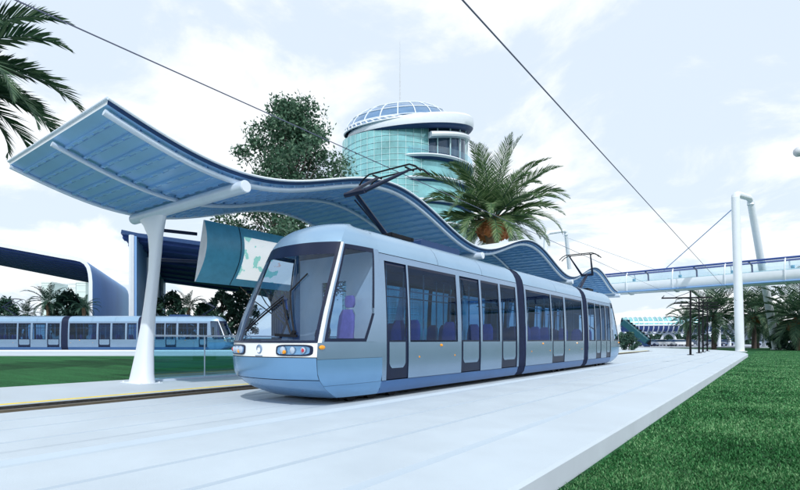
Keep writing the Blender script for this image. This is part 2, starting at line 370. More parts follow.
def tram_front(root, flip=None, seat=True):
    T = (lambda v: v) if flip is None else (lambda v: (-v[0], flip-v[1], v[2]))
    def B(g, name, mats, par=root, **k):
        g.v = [T(v) for v in g.v]; return g.build(name, mats, par, **k)
    g = MB()
    # white band, cab sides, pillars and front roof
    front_grid(g, -1, 1, .90, 1.15, 20, 2, m=1)
    for sd in (-1, 1):
        cab_grid(g, 0, 1, .86, 1.17, sd, nz=2)
        cab_grid(g, 0, 1, .38, .855, sd, nz=4, m=2); cab_grid(g, 0, 1, .12, .375, sd, nz=4, m=2)
        cab_grid(g, 0, .055, 1.15, 3.05, sd, n=2, nz=12, m=1)
        cab_grid(g, .055, .085, 1.17, 3.02, sd, n=1, nz=12)
        cab_grid(g, .84, 1, 1.17, 3.02, sd, n=3, nz=12)
        cab_grid(g, 0, 1, 3.02, 3.25, sd, n=6, nz=3, m=3)
        cab_grid(g, 0, 1, 3.25, 3.56, sd, n=6, nz=6, m=3)
    front_grid(g, -1, 1, 3.05, 3.56, 20, 12, m=3)
    # close the roof behind
    rows = []
    top = []
    for t in range(8):
        f = t/7
        row = []
        for j in range(21):
            s = -1+2*j/20
            a = frontpt(s, 3.56); w = hw(3.56)
            b = Vector((s*w, YC, 3.56+.05*(1-s*s)))
            p = a.lerp(b, f); p.z += .02*math.sin(PI*f); row.append(p)
        top.append(row)
    g.grid(top, 3)
    B(g, 'cab_shell', ['silver', 'offwhite', 'bumper', 'roofblue'])
    # bumper
    g = MB()
    front_grid(g, -1, 1, .50, .885, 20, 5, .012); b = B(g, 'front_bumper', ['bumper'])
    g = MB(); front_grid(g, -1, 1, .12, .485, 20, 6, .004); B(g, 'lower_apron', ['bumper'])
    g = MB(); front_grid(g, -1, 1, .485, .50, 20, 1, -.01); front_grid(g, -1, 1, .885, .90, 20, 1, -.01)
    for sd in (-1, 1):
        cab_grid(g, 0, 1, .855, .86, sd, nz=1, off=-.008); cab_grid(g, 0, 1, .375, .38, sd, nz=1, off=-.008)
    B(g, 'panel_seam', ['navy'])
    # windscreen with dark border
    g = MB(); front_grid(g, -.955, .955, 1.19, 2.80, 20, 14, .006); w = B(g, 'windscreen', ['cabglass'])
    g = MB()
    for a in ((-1, -.955, 1.15, 3.05), (.955, 1, 1.15, 3.05), (-.955, .955, 1.15, 1.19), (-.955, .955, 2.80, 3.05)):
        front_grid(g, a[0], a[1], a[2], a[3], 18 if a[1]-a[0] > 1 else 2, 12 if a[3]-a[2] > 1 else 3, .008)
    B(g, 'screen_border', ['navy'], w)
    # wipers
    for (s0, z0, s1, z1, s2, z2, nm) in ((.62, 1.30, .30, 1.95, -.42, 1.36, 0), (.66, 1.36, .40, 2.10, .62, 2.42, 1)):
        g = MB()
        pts = [frontpt(s0+(s1-s0)*i/6, z0+(z1-z0)*i/6, .05) for i in range(7)]
        g.tube(pts, .016, 6)
        q = [frontpt(s1+(s2-s1)*(i/6) if nm == 0 else s1+(s2-s1)*i/6, z1+(z2-z1)*i/6, .035) for i in range(7)]
        if nm == 0: g.tube(q, .018, 6); g.tube([p+Vector((.02, -.015, .05)) for p in q], .012, 6)
        else: g.tube(q, .014, 6)
        if nm == 0: g.bar(frontpt(.35, 1.29, .05), frontpt(.72, 1.27, .05), .05, .05)
        else: g.disc(frontpt(.66, 1.33, .02), (0, -1, 0), .04, .05, 10)
        B(g, 'wiper', ['black'])
    # cab side windows: the trailing edge is chamfered at the bottom
    for sd in (-1, 1):
        def cp(t, z, off): return cabside(t, z, sd, off)
        poly_in = []
        def tr(z): return .80 if z > 1.75 else .80-(1.75-z)/.55*.13
        zz = [1.23+(2.93-1.23)*i/14 for i in range(15)]
        g = MB(); g.grid([[cp(.12+(tr(z)-.12)*j/5, z, -.004) for j in range(6)] for z in zz]); w = B(g, 'cab_window', ['cabglass'])
        g = MB(); z2 = [1.17+(3.02-1.17)*i/14 for i in range(15)]
        g.grid([[cp(t, z, .004) for t in (.085, .10, .12)] for z in z2])
        g.grid([[cp(tr(z)+(.84-tr(z))*j/4, z, .004 if j else .002) for j in range(5)] for z in z2 if z > 1.70])
        g.grid([[cp(tr(z)+.05*j/2, z, .004) for j in range(3)] for z in [1.17+.55*i/6 for i in range(7)]])
        g.grid([[cp(.12+(.70-.12)*j/6, z, .004) for j in range(7)] for z in (1.17, 1.23)])
        g.grid([[cp(.12+(.82-.12)*j/6, z, .004) for j in range(7)] for z in (2.93, 3.02)])
        B(g, 'window_frame', ['navy'], w)
        # silver corner panel below the chamfer
        g = MB(); zc = [1.17+.55*i/6 for i in range(7)]
        g.grid([[cp(tr(z)+.05+(.86-tr(z)-.05)*j/4, z, .006) for j in range(5)] for z in zc]); B(g, 'corner_panel', ['silver'])
        # side marker
        g = MB(); p = cp(.06, 1.07, 0); rings = []
        for k in range(5):
            rr = .075*math.cos(k/4*PI/2); o = .035*math.sin(k/4*PI/2)
            rings.append([p+Vector((sd*(o+.002), rr*math.cos(2*PI*j/12), .55*rr*math.sin(2*PI*j/12))) for j in range(12)])
        g.grid(rings, closed=True); B(g, 'side_marker', ['amber'])
    # head lamps
    for sd in (-1, 1):
        g = MB(); sc, zc = sd*.66, 1.02
        out = []
        for k in range(28):
            a = 2*PI*k/28; cx = abs(math.cos(a))**.45*math.copysign(1, math.cos(a)); cz = abs(math.sin(a))**.45*math.copysign(1, math.sin(a))
            out.append((cx, cz))
        def rg(w, h, off): return [frontpt(sc+w*c, zc+h*q, off) for c, q in out]
        g.grid([rg(.29, .100, 0), rg(.285, .098, .02), rg(.255, .075, .022)], closed=True)
        g.grid([rg(.255, .075, .022), rg(.25, .072, .010), rg(.001, .001, .010)], closed=True, m=1)
        hl = B(g, 'headlight', ['navy', 'bumper'])
        for (ds, r, mm) in ((-.16, .066, 'lens'), (.0, .062, 'lens'), (.16, .056, 'lens')):
            g = MB(); c = frontpt(sc+ds*sd, zc, .012)
            prof = [(r, 0), (r*.97, .02), (r*.7, .034), (r*.35, .042), (.001, .045)]
            g.grid([[c+Vector((rr*math.cos(2*PI*j/16), -h, rr*1.05*math.sin(2*PI*j/16))) for j in range(16)] for rr, h in prof], closed=True); B(g, 'lamp', [mm], hl)
        for (ds, r, mm, dz) in ((-.12, .036, 'amber', -.03), (.17, .038, 'red', 0)):
            g = MB(); c = frontpt(sc+ds*sd, zc+dz, .055); g.grid([[c+Vector((rr*math.cos(2*PI*j/12), -h, rr*math.sin(2*PI*j/12))) for j in range(12)] for rr, h in ((r, -.03), (r*.95, .0), (.001, .012))], closed=True)
            B(g, 'indicator', [mm], hl)
    # emblem: open ring thick on one side
    g = MB(); c = frontpt(.0, 1.03, .012); ring = []
    for k in range(30):
        a = -2.3+5.6*k/29; rr = .065+.004*math.sin(a)
        ring.append(c+Vector((rr*math.cos(a), 0, rr*1.1*math.sin(a))))
    g.tube(ring, [.004+.012*max(.1, math.sin(PI*k/29)) for k in range(30)], 8); B(g, 'emblem', ['emblem'])
    g = MB(); c = frontpt(0, .915, .006); g.bar(c-Vector((.10, 0, 0)), c+Vector((.10, 0, 0)), .008, .014); B(g, 'name_strip', ['emblem'])
    # inside of the cab
    g = MB(); g.box((-1.0, .55, .35), (1.0, .95, 1.02)); g.prism([(-1.0, .95, .9), (-1.0, .60, 1.02), (-1.0, .80, 1.20), (-1.0, .98, 1.14)], (2.0, 0, 0)); B(g, 'console', ['floor'])
    g = MB(); g.box((-1.12, 1.98, .35), (-.42, 2.02, 3.0)); g.box((.30, 1.98, .35), (1.12, 2.02, 3.0)); g.box((-.42, 1.98, 2.45), (.30, 2.02, 3.0)); g.box((-.42, 1.98, .35), (.30, 2.02, 1.1)); B(g, 'cab_partition', ['bulk'])
    if seat:
        seat_part(root, 0.62, 1.35, T, name='driver_seat', sc=1.12)
        g = MB(); g.loft([[(.62+a*.13*w, 1.35+.40+b*.045, z) for a, b in OCT] for z, w in ((1.86, .7), (1.92, 1), (2.04, 1), (2.10, .7))]); B(g, 'head_rest', ['purple'])
        g = MB(); g.tube([(.62+.19*math.cos(2*PI*k/20), .98+.05*math.sin(2*PI*k/20), 1.33+.16*math.sin(2*PI*k/20)) for k in range(20)], .016, 6, closed=True); g.tube([(.62, 1.0, 1.02), (.62, .98, 1.33)], .03, 6); g.bar((.43, .98, 1.33), (.81, .98, 1.33), .03, .03); B(g, 'steering_wheel', ['black'])
def seat_part(root, x, y, T=lambda v: v, top=1.25, name='passenger_seat', face=-1, sc=1.):
    g = MB()
    z0 = .80
    g.loft([[(x+a*.21*w, y+b*.20*w, z) for a, b in OCT] for z, w in ((z0-.02, .9), (z0, 1), (z0+.06, 1), (z0+.08, .9))])
    rows = []
    for z, w, dy in ((z0+.06, .85, 0), (z0+.25, 1, .02), (z0+.55, 1, .05), (z0+.75, .9, .075), (z0+.86, .55, .085)):
        rows.append([(x+a*.20*w, y-face*(.20+dy)+b*.035, z) for a, b in OCT])
    g.loft(rows)
    g.tube([(x, y, .36), (x, y, z0)], .06, 8)
    g.v = [T((x+(v[0]-x)*sc, y+(v[1]-y)*sc, .36+(v[2]-.36)*sc)) for v in g.v]
    return g.build(name, ['purple'], root)
OCT = [(math.copysign(abs(math.cos(2*PI*k/16+.2))**.6, math.cos(2*PI*k/16+.2)), math.copysign(abs(math.sin(2*PI*k/16+.2))**.6, math.sin(2*PI*k/16+.2))) for k in range(16)]

def pantograph(root, y, d, kind):
    """y: base on the roof, d: +1 knee towards the nose"""
    g = MB(); z0 = 3.64
    g.bar((-.45, y-.45, z0), (-.45, y+.45, z0), .07, .08); g.bar((.45, y-.45, z0), (.45, y+.45, z0), .07, .08)
    for k in (-.4, .4): g.bar((-.5, y+k, z0), (.5, y+k, z0), .07, .07)
    pb = g.build('pantograph', ['black'], root)
    ky = y-1.15*d; kz = 4.50
    g = MB(); g.tube([(0, y+.05*d, z0+.05), (0, ky, kz)], [.065, .05], 8); g.tube([(-.10, y+.25*d, z0+.02), (-.10, ky+.1*d, kz-.12)], .02, 6); g.build('lower_arm', ['navy'], pb)
    g = MB(); hy = y+.25*d if kind == 0 else y+.05*d; hz = 5.36
    g.tube([(-.30, ky, kz), (.30, ky, kz)], .06, 8)
    for s in (-1, 1): g.tube([(s*.26, ky, kz), (s*.50, hy, hz-.06)], [.055, .03], 8)
    g.build('upper_arm', ['navy'], pb)
    g = MB()
    for k in (-.18, .18):
        g.tube([(-.95, hy+k, hz-.22), (-.80, hy+k, hz-.08), (-.62, hy+k, hz), (.62, hy+k, hz), (.80, hy+k, hz-.08), (.95, hy+k, hz-.22)], .022, 6)
    for s in (-.5, .5): g.bar((s, hy-.18, hz-.04), (s, hy+.18, hz-.04), .03, .03)
    g.build('collector_head', ['black'], pb)

def make_tram(root, segs, L, pants):
    """segs: list of (y0, y1, [(kind, a, b) ...]); gangways fill the gaps"""
    tram_front(root); tram_front(root, flip=L)
    for (y0, y1, ops) in segs:
        g = MB(); ops = sorted(ops, key=lambda o: o[1])
        for sd in (-1, 1):
            side_strip(g, y0, y1, .12, .375, sd, m=1)
            side_strip(g, y0, y1, .375, .385, sd, -.012, m=2)
            cur = y0
            for k, a, b in ops:
                if k == 'd':
                    side_strip(g, cur, a, .385, 1.16, sd); cur = b
            side_strip(g, cur, y1, .385, 1.16, sd)
            cur = y0
            for k, a, b in ops: side_strip(g, cur, a, 1.16, 2.82, sd); cur = b
            side_strip(g, cur, y1, 1.16, 2.82, sd)
            # jambs of every opening
            for k, a, b in ops:
                for yy in (a, b):
                    zz = zs(.385 if k == 'd' else 1.16, 2.82)
                    g.grid([[(sd*hw(z), yy, z) for z in zz], [(sd*(hw(z)-.05), yy, z) for z in zz]], 2)
                g.quad((sd*hw(2.82), a, 2.82), (sd*hw(2.82), b, 2.82), (sd*(hw(2.82)-.06), b, 2.82), (sd*(hw(2.82)-.06), a, 2.82), 2)
                if k != 'd': g.quad((sd*1.25, a, 1.16), (sd*1.25, b, 1.16), (sd*1.19, b, 1.16), (sd*1.19, a, 1.16), 2)
            side_strip(g, y0, y1, 2.82, 2.955, sd); side_strip(g, y0, y1, 2.955, 2.97, sd, -.01, m=2)
            zz = zs(2.97, 3.61)
            ny = max(1, int((y1-y0)/2.2)); 
            for i in range(ny):
                a = y0+(y1-y0)*i/ny; b = y0+(y1-y0)*(i+1)/ny-(.012 if i < ny-1 else 0)
                g.grid([[(sd*hw(z), yy, z) for z in zz] for yy in (a, b)], 3)
                if i < ny-1: g.grid([[(sd*max(0, hw(z)-.008), yy, z-.004) for z in zz] for yy in (b, b+.012)], 2)
        g.build('car_body', ['silver', 'skirt', 'navy', 'roofblue'], root)
        g = MB(); g.box((-1.08, y0, .13), (1.08, y1, .36)); g.build('floor_pan', ['floor'], root)
        g = MB(); g.box((-1.0, y0+.02, 2.86), (1.0, y1-.02, 2.9)); g.box((-.06, y0+.1, 2.83), (.06, y1-.1, 2.86)); g.build('ceiling_lining', ['interior'], root)
        for sd in (-1, 1):
            for k, a, b in ops:
                if k == 'w':
                    g = MB(); 
                    side_strip(g, a, a+.035, 1.16, 2.82, sd, -.006); side_strip(g, b-.035, b, 1.16, 2.82, sd, -.006)
                    side_strip(g, a+.035, b-.035, 1.16, 1.20, sd, -.006); side_strip(g, a+.035, b-.035, 2.76, 2.82, sd, -.006)
                    w = g.build('window', ['navy'], root)
                    g = MB(); side_strip(g, a+.035, b-.035, 1.20, 2.76, sd, -.012); g.build('pane', ['glass'], w)
                    # side lamp under the window
                    if b-a > 1.8:
                        g = MB(); p = Vector((sd*1.25, a+(b-a)*.62, 1.08))
                        g.grid([[p+Vector((sd*o, .05*q*math.cos(2*PI*j/10), .035*q*math.sin(2*PI*j/10))) for j in range(10)] for q, o in ((1, 0), (.8, .02), (.01, .028))], closed=True)
                        g.build('side_marker', ['amber'], root)
                        for yy in (a+.35, b-.15):
                            g = MB(); g.disc((sd*1.249, yy, .83), (sd, 0, 0), .022, .008, 8); g.build('reflector', ['amber'], root)
                else:
                    e = .05
                    g = MB()
                    side_strip(g, a, a+e, .40, 2.82, sd, -.014); side_strip(g, b-e, b, .40, 2.82, sd, -.014)
                    side_strip(g, a+e, b-e, .40, 1.20, sd, -.014); side_strip(g, a+e, b-e, 2.74, 2.82, sd, -.014)
                    d = g.build('door', ['navy'], root)
                    g = MB(); side_strip(g, a+e, b-e, 1.20, 2.74, sd, -.018); g.build('pane', ['glass'], d)
                    # light lower panel with clipped lower corners
                    g = MB(); aa, bb = a+.10, b-.10
                    g.grid([[(sd*(hw(z)-.006), y, z) for y in (aa+c, (aa+bb)/2, bb-c)] for z, c in ((.62, .09), (.66, .04), (.72, 0), (.9, 0), (1.16, 0))])
                    g.build('lower_panel', ['silver'], d)
        # seats and poles
        for k, a, b in ops:
            if k == 'w':
                n = int((b-a)/.72)
                for i in range(n):
                    yy = a+.3+(b-a-.45)*(i/max(1, n-1) if n > 1 else .5)
                    for x in (-.93, -.5, .5, .93):
                        if x in (-.5, .5) and i % 2: continue
                        seat_part(root, x, yy)
                for yy in (a+.15, (a+b)/2, b-.15):
                    for x in (-.32, .32):
                        g = MB(); g.tube([(x, yy, .36), (x, yy, 2.86)], .02, 8); g.build('grab_pole', ['lightgrey'], root)
            else:
                for x in (-.85, .85):
                    g = MB(); g.tube([(x, (a+b)/2+.1, .36), (x, (a+b)/2+.1, 2.86)], .02, 8); g.build('grab_pole', ['lightgrey'], root)
        for x in (-.6, .6):
            g = MB(); g.tube([(x, y0+.2, 2.35), (x, y1-.2, 2.35)], .016, 6); g.build('grab_rail', ['lightgrey'], root)
    # gangway bellows
    for (a, b) in [(segs[i][1], segs[i+1][0]) for i in range(len(segs)-1)]:
        g = MB(); n = 10; rows = []
        for i in range(n+1):
            o = -.05 if i % 2 else -.015
            path = [(s*max(0, hw(z)+o), a+(b-a)*i/n, z+(o if z > 3.3 else 0)) for s, zz in ((-1, [z for z, _ in PROF]), (1, [z for z, _ in PROF][::-1][1:])) for z in zz]
            rows.append(path)
        g.grid(rows); g.build('gangway_bellows', ['rubber'], root, smooth=20)
        g = MB(); g.box((-.9, a, .2), (.9, b, .37)); g.build('gangway_floor', ['floor'], root)
    # running gear
    first = segs[0][0]
    for yb in (segs[0][0]+.2, (segs[1][0]+segs[1][1])/2+1.2, segs[-1][1]-.4):
        g = MB(); g.box((-.9, yb-1.0, .09), (.9, yb+1.0, .16)); bg = g.build('bogie', ['black'], root)
        for dy in (-.7, -.1, .6):
            for x in (-.82, .82):
                g = MB(); g.disc((x-.05, yb+dy, .16), (1, 0, 0), .17, .10, 16); g.build('wheel', ['black'], bg)
    g = MB(); g.box((-.85, 1.2, .06), (.85, L-1.2, .13)); g.build('underframe', ['black'], root)
    # roof gear
    for (y, d, k) in pants: pantograph(root, y, d, k)
    for (a, b) in ((segs[0][0]+2.4, segs[0][0]+4.3),):
        g = MB()
        g.prism([(-.55, a, 3.5), (-.55, b, 3.5), (-.55, b, 3.67), (-.55, b-.05, 3.70), (-.55, a+.05, 3.70), (-.55, a, 3.67)], (1.10, 0, 0))
        for i in range(6):
            yy = a+.15+(b-a-.3)*i/5; g.box((-.5, yy-.05, 3.70), (.5, yy+.05, 3.73))
        g.build('roof_unit', ['navytrim'], root)

tram = empty('tram', (-7.51, 5.80, 0), 0, 'silver blue articulated tram in front, stopped beside the wavy canopy', 'tram')
make_tram(tram, [
    (2.02, 8.75, [('d', 2.16, 2.92), ('w', 2.98, 5.02), ('d', 5.20, 6.24), ('w', 6.34, 7.42), ('d', 7.54, 8.62)]),
    (9.30, 15.40, [('w', 9.42, 11.60), ('d', 11.70, 13.0), ('w', 13.18, 15.26)]),
    (16.0, 19.78, [('w', 16.12, 17.1), ('d', 17.2, 18.0), ('w', 18.1, 18.8), ('d', 18.9, 19.66)])], 21.8, [(3.75, 1, 0), (19.0, -1, 1)])
far = empty('tram', RD((232.5-400)/500*52, 52, .10), R(126.65), 'distant silver tram across the left lawn with nose pointing right', 'tram')
make_tram(far, [
    (2.02, 8.60, [('d', 2.16, 3.0), ('w', 3.2, 5.1), ('d', 5.3, 6.4), ('w', 6.5, 7.4), ('d', 7.5, 8.45)]),
    (9.20, 16.30, [('w', 9.35, 10.3), ('w', 10.5, 11.8), ('d', 12.0, 13.2), ('w', 13.4, 16.15)]),
    (17.0, 24.6, [('d', 17.15, 18.4), ('w', 18.55, 19.9), ('d', 20.1, 21.35), ('w', 21.5, 24.45)])], 26.6, [(3.0, 1, 0), (22.6, -1, 0)])

# ------------------------------------------------------------------ station canopy
VR, VL = -9.2, -14.2
def cz(u): return 5.27-.55*math.cos(2*PI*(u-6.6)/10.9)
cn = empty('station_canopy', (-13.4, 6.6, .1), 0, 'wavy blue metal station canopy on white columns over the platform', 'canopy')
def rel(g): 
    g.v = [(x+13.4, y-6.6, z-.1) for x, y, z in g.v]; return g
UA, UB = 3.9, 39.3
N = 160
us = [UA+(UB-UA)*i/N for i in range(N+1)]
g = MB()
g.grid([[(v, u, cz(u)+.10) for v in (VL-.05, -12.5, -11, VR+.05)] for u in us], 1)
g.grid([[(v, u, cz(u)) for v in (VL, -12.5, -11, VR)] for u in us], 0)
for v0, v1 in ((VL-.05, VL), (VR+.05, VR)):
    g.grid([[(v0, u, cz(u)+.10), (v1, u, cz(u))] for u in us], 2)
for u in (UA, UB):
    g.quad((VL-.05, u, cz(u)+.1), (VR+.05, u, cz(u)+.1), (VR, u, cz(u)), (VL, u, cz(u)), 1)
rel(g).build('roof_sheet', ['canopy', 'canopytop', 'navytrim'], cn, smooth=40)
# pressed ribs across the underside, stepped panel by panel
g = MB(); u = UA+.25
while u < UB-.2:
    s = math.atan((cz(u+.05)-cz(u-.05))/.1)
    for (v0, v1) in ((VL+.10, -11.70), (-11.66, VR-.12)):
        a = Vector((v0, u, cz(u)-.028)); b = Vector((v1, u, cz(u)-.028)); upv = (0, -math.sin(s), math.cos(s))
        g.bar(a, b, .05, .06, up=upv)
        g.bar(a+Vector((0, .06, -.002)), b+Vector((0, .06, -.002)), .02, .03, m=1, up=upv)  # darker blue strip standing in for the shadow gap beside the rib
        for i in range(5):
            c = a.lerp(b, (i+.5)/5); g.bar(c+Vector((-.11, 0, -.03)), c+Vector((.11, 0, -.03)), .034, .05, m=2, up=upv)
    u += .34
rel(g).build('soffit_rib', ['canopy', 'shell', 'canopy'], cn, smooth=0)
for v, r in ((VR-.12, .06), (-11.68, .055), (VL+.04, .055)):
    g = MB(); g.tube([(v, u, cz(u)-(.045 if v < -14 else .10)) for u in us], r, 10); rel(g).build('purlin_tube', ['steelblue'], cn, smooth=60)
for v in (VR+.05, VL-.05):
    g = MB(); g.tube([(v, u, cz(u)+.09) for u in us], .028, 8); rel(g).build('edge_trim', ['white'], cn, smooth=60)
g = MB(); g.tube([(VL-.05, UA-.01, cz(UA)+.09), (VR+.05, UA-.01, cz(UA)+.09)], .026, 8); rel(g).build('end_trim', ['steelblue'], cn, smooth=60)
for k in range(4):
    U = 6.6+10.9*k
    g = MB(); zb = cz(U)-.24
    g.tube([(-13.95, U, zb), (-9.02, U, zb)], .135, 18); g.tube([(-9.03, U, zb), (-9.0, U, zb)], .12, 18, 1)
    rel(g).build('cross_beam', ['steelblue', 'white'], cn, smooth=50)
    g = MB(); rings = []
    for z, v, wv, wu in ((.05, -13.52, .98, .42), (.3, -13.49, .82, .38), (.8, -13.38, .62, .33), (1.5, -13.22, .43, .27), (2.1, -13.08, .36, .24), (3.0, -12.87, .33, .22), (3.5, -12.80, .40, .22), (3.9, -12.80, .56, .21), (4.2, -12.86, .92, .22), (4.4, -12.95, 1.3, .20), (4.5, -13.0, 1.55, .18)):
        rings.append([(v+a*wv/2, U+b*wu/2, z) for a, b in OCT])
    g.loft(rings); g.box((-14.1, U-.3, .055), (-13.0, U+.3, .072)); [g.tube([(v, U+q, .07), (v, U+q, .10)], .022, 6) for v in (-14.03, -13.07) for q in (-.24, .24)]; rel(g).build('column', ['white'], cn, smooth=50)

# display board hung from the column
bd = empty('display_board', (-12.1, 7.35, 3.5), 0, 'curved teal display board with a pale map screen under the canopy', 'display board')
def arc(off=0., k=18):
    pts = []
    for i in range(k+1):
        t = i/k; z = 4.33-1.58*t
        v = -11.86-.42*t**2*1.0+.20*math.sin(PI*t)+off
        pts.append((v, z))
    return pts
g = MB(); A = arc(); Bk = [(v-.04-.30*math.sin(PI*min(1, i/18)), z) for i, (v, z) in enumerate(A)]
sec = [(v, z) for v, z in A]+[(v, z) for v, z in Bk[::-1]]
ya, yb = 7.4, 10.9
def loc(g): g.v = [(x+12.1, y-7.35, z-3.5) for x, y, z in g.v]; return g
g.grid([[(v, y, z) for v, z in A] for y in (ya, yb)], 0)
g.grid([[(v, y, z) for v, z in Bk] for y in (ya, yb)], 1)
for i in (0, 18): g.quad((A[i][0], ya, A[i][1]), (A[i][0], yb, A[i][1]), (Bk[i][0], yb, Bk[i][1]), (Bk[i][0], ya, Bk[i][1]), 0)
for y in (ya+.004, yb-.004):
    g.grid([[(v, y, z) for v, z in A], [(v, y, z) for v, z in Bk]], 1)
loc(g).build('casing', ['teal', 'lightgrey'], bd)
g = MB(); A2 = arc(.02)[3:17]; g.grid([[(v, y, z) for v, z in A2] for y in (8.55, 9.5, 10.6)]); 
for y in (8.55, 10.6): g.grid([[(v, y, z) for v, z in A2], [(v-.03, y, z) for v, z in A2]])
loc(g).build('screen', ['screen'], bd)
g = MB(); A3 = arc(.008)
for y in (8.44, 10.75): g.grid([[(v, y-.012, z) for v, z in A3], [(v, y+.012, z) for v, z in A3]])
loc(g).build('panel_joint', ['navy'], bd)
for z, v0 in ((4.02, -12.6), (3.28, -12.82)):
    g = MB(); g.tube([(v0, 6.6, z), (-12.28, 7.45, z-.0)], .045, 8); loc(g).build('bracket_rod', ['navy'], bd)

# glass windbreak along the platform
wb = empty('glass_windbreak', (-13.6, 6.75, .06), 0, 'clear teal glass windbreak beside the column at the platform edge', 'windbreak')
for i in range(7):
    a = .12+i*1.65; b = a+1.6
    g = MB(); g.box((-.008, a, .06), (.008, b, 1.22)); g.build('panel', ['barrier'], wb, smooth=0)
    g = MB(); g.box((-.014, b+.012, 0), (.014, b+.038, 1.25)); g.build('post', ['steelblue'], wb, smooth=0)
g = MB(); g.tube([(0, .1, 1.26), (0, 11.7, 1.26)], .025, 8); g.build('top_rail', ['steelblue'], wb)
g = MB(); g.box((-.04, .1, 0), (.04, 11.7, .055)); g.build('bottom_rail', ['steelblue'], wb)

# ------------------------------------------------------------------ portals at the far left
def portal(name, label, prof, shift, ribs, d0, inner_m, outer_m, edge_m, th=.45, group=None):
    """prof: outer outline (right metres, z) in the near frame; extruded by shift=(right, ahead, z)"""
    base = RD(prof[-1][0], d0, 0)
    root = empty(name, base, 0, label, 'shelter', group)
    n = len(prof); inn = []
    for i, (r, z) in enumerate(prof):
        a = prof[max(0, i-1)]; b = prof[min(n-1, i+1)]
        dr, dz = b[0]-a[0], b[1]-a[1]; l = math.hypot(dr, dz)
        inn.append((r+dz/l*th, z-dr/l*th))
    def pt(p, t, e=0): return RD(p[0]+shift[0]*t, d0+shift[1]*t, p[1]+shift[2]*t)-base
    g = MB(); k = 6
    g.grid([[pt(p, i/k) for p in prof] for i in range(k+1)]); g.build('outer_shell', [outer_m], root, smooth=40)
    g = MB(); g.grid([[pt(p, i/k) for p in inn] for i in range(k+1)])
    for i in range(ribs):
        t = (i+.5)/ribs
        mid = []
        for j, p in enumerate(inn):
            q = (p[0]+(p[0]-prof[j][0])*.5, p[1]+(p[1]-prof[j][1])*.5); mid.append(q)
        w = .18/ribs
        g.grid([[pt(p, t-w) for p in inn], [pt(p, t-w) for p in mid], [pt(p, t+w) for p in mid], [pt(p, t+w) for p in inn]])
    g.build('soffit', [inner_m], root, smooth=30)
    for t in (0, 1):
        g = MB(); g.grid([[pt(p, t-.001) for p in prof], [pt(p, t-.001) for p in inn]])
        g.build('edge_band', [edge_m], root, smooth=30)
    return root
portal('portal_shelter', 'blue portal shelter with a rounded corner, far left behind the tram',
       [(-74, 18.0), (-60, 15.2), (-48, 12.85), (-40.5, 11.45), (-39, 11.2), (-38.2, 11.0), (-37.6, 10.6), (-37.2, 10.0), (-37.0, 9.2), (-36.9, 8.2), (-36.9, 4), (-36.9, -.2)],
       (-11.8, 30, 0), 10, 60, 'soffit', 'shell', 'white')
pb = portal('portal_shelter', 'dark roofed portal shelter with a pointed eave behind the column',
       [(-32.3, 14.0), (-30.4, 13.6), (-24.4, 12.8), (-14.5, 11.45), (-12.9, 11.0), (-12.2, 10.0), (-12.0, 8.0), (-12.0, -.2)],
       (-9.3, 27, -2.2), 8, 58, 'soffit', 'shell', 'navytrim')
b0 = Vector(pb.location)
g = MB(); g.prism([RD(-31.0, 57.9, -.2)-b0, RD(-30.5, 57.9, -.2)-b0, RD(-30.5, 57.9, 13.2)-b0, RD(-31.0, 57.9, 13.3)-b0], RD(-9.3, 27, -2.2)); g.build('side_wall', ['shell'], pb, smooth=0)
g = MB(); g.bar(RD(-31.0, 57.7, -.2)-b0, RD(-31.0, 57.7, 13.3)-b0, .4, .4); g.build('corner_post', ['white'], pb, smooth=0)
for t in (.25, .5, .75):
    g = MB(); p = RD(-30.3-9.3*t, 57.9+27*t, -.2)-b0; g.bar(p, p+Vector((0, 0, 12.6-2.2*t)), .35, .35); g.build('wall_rib', ['steelblue'], pb, smooth=0)

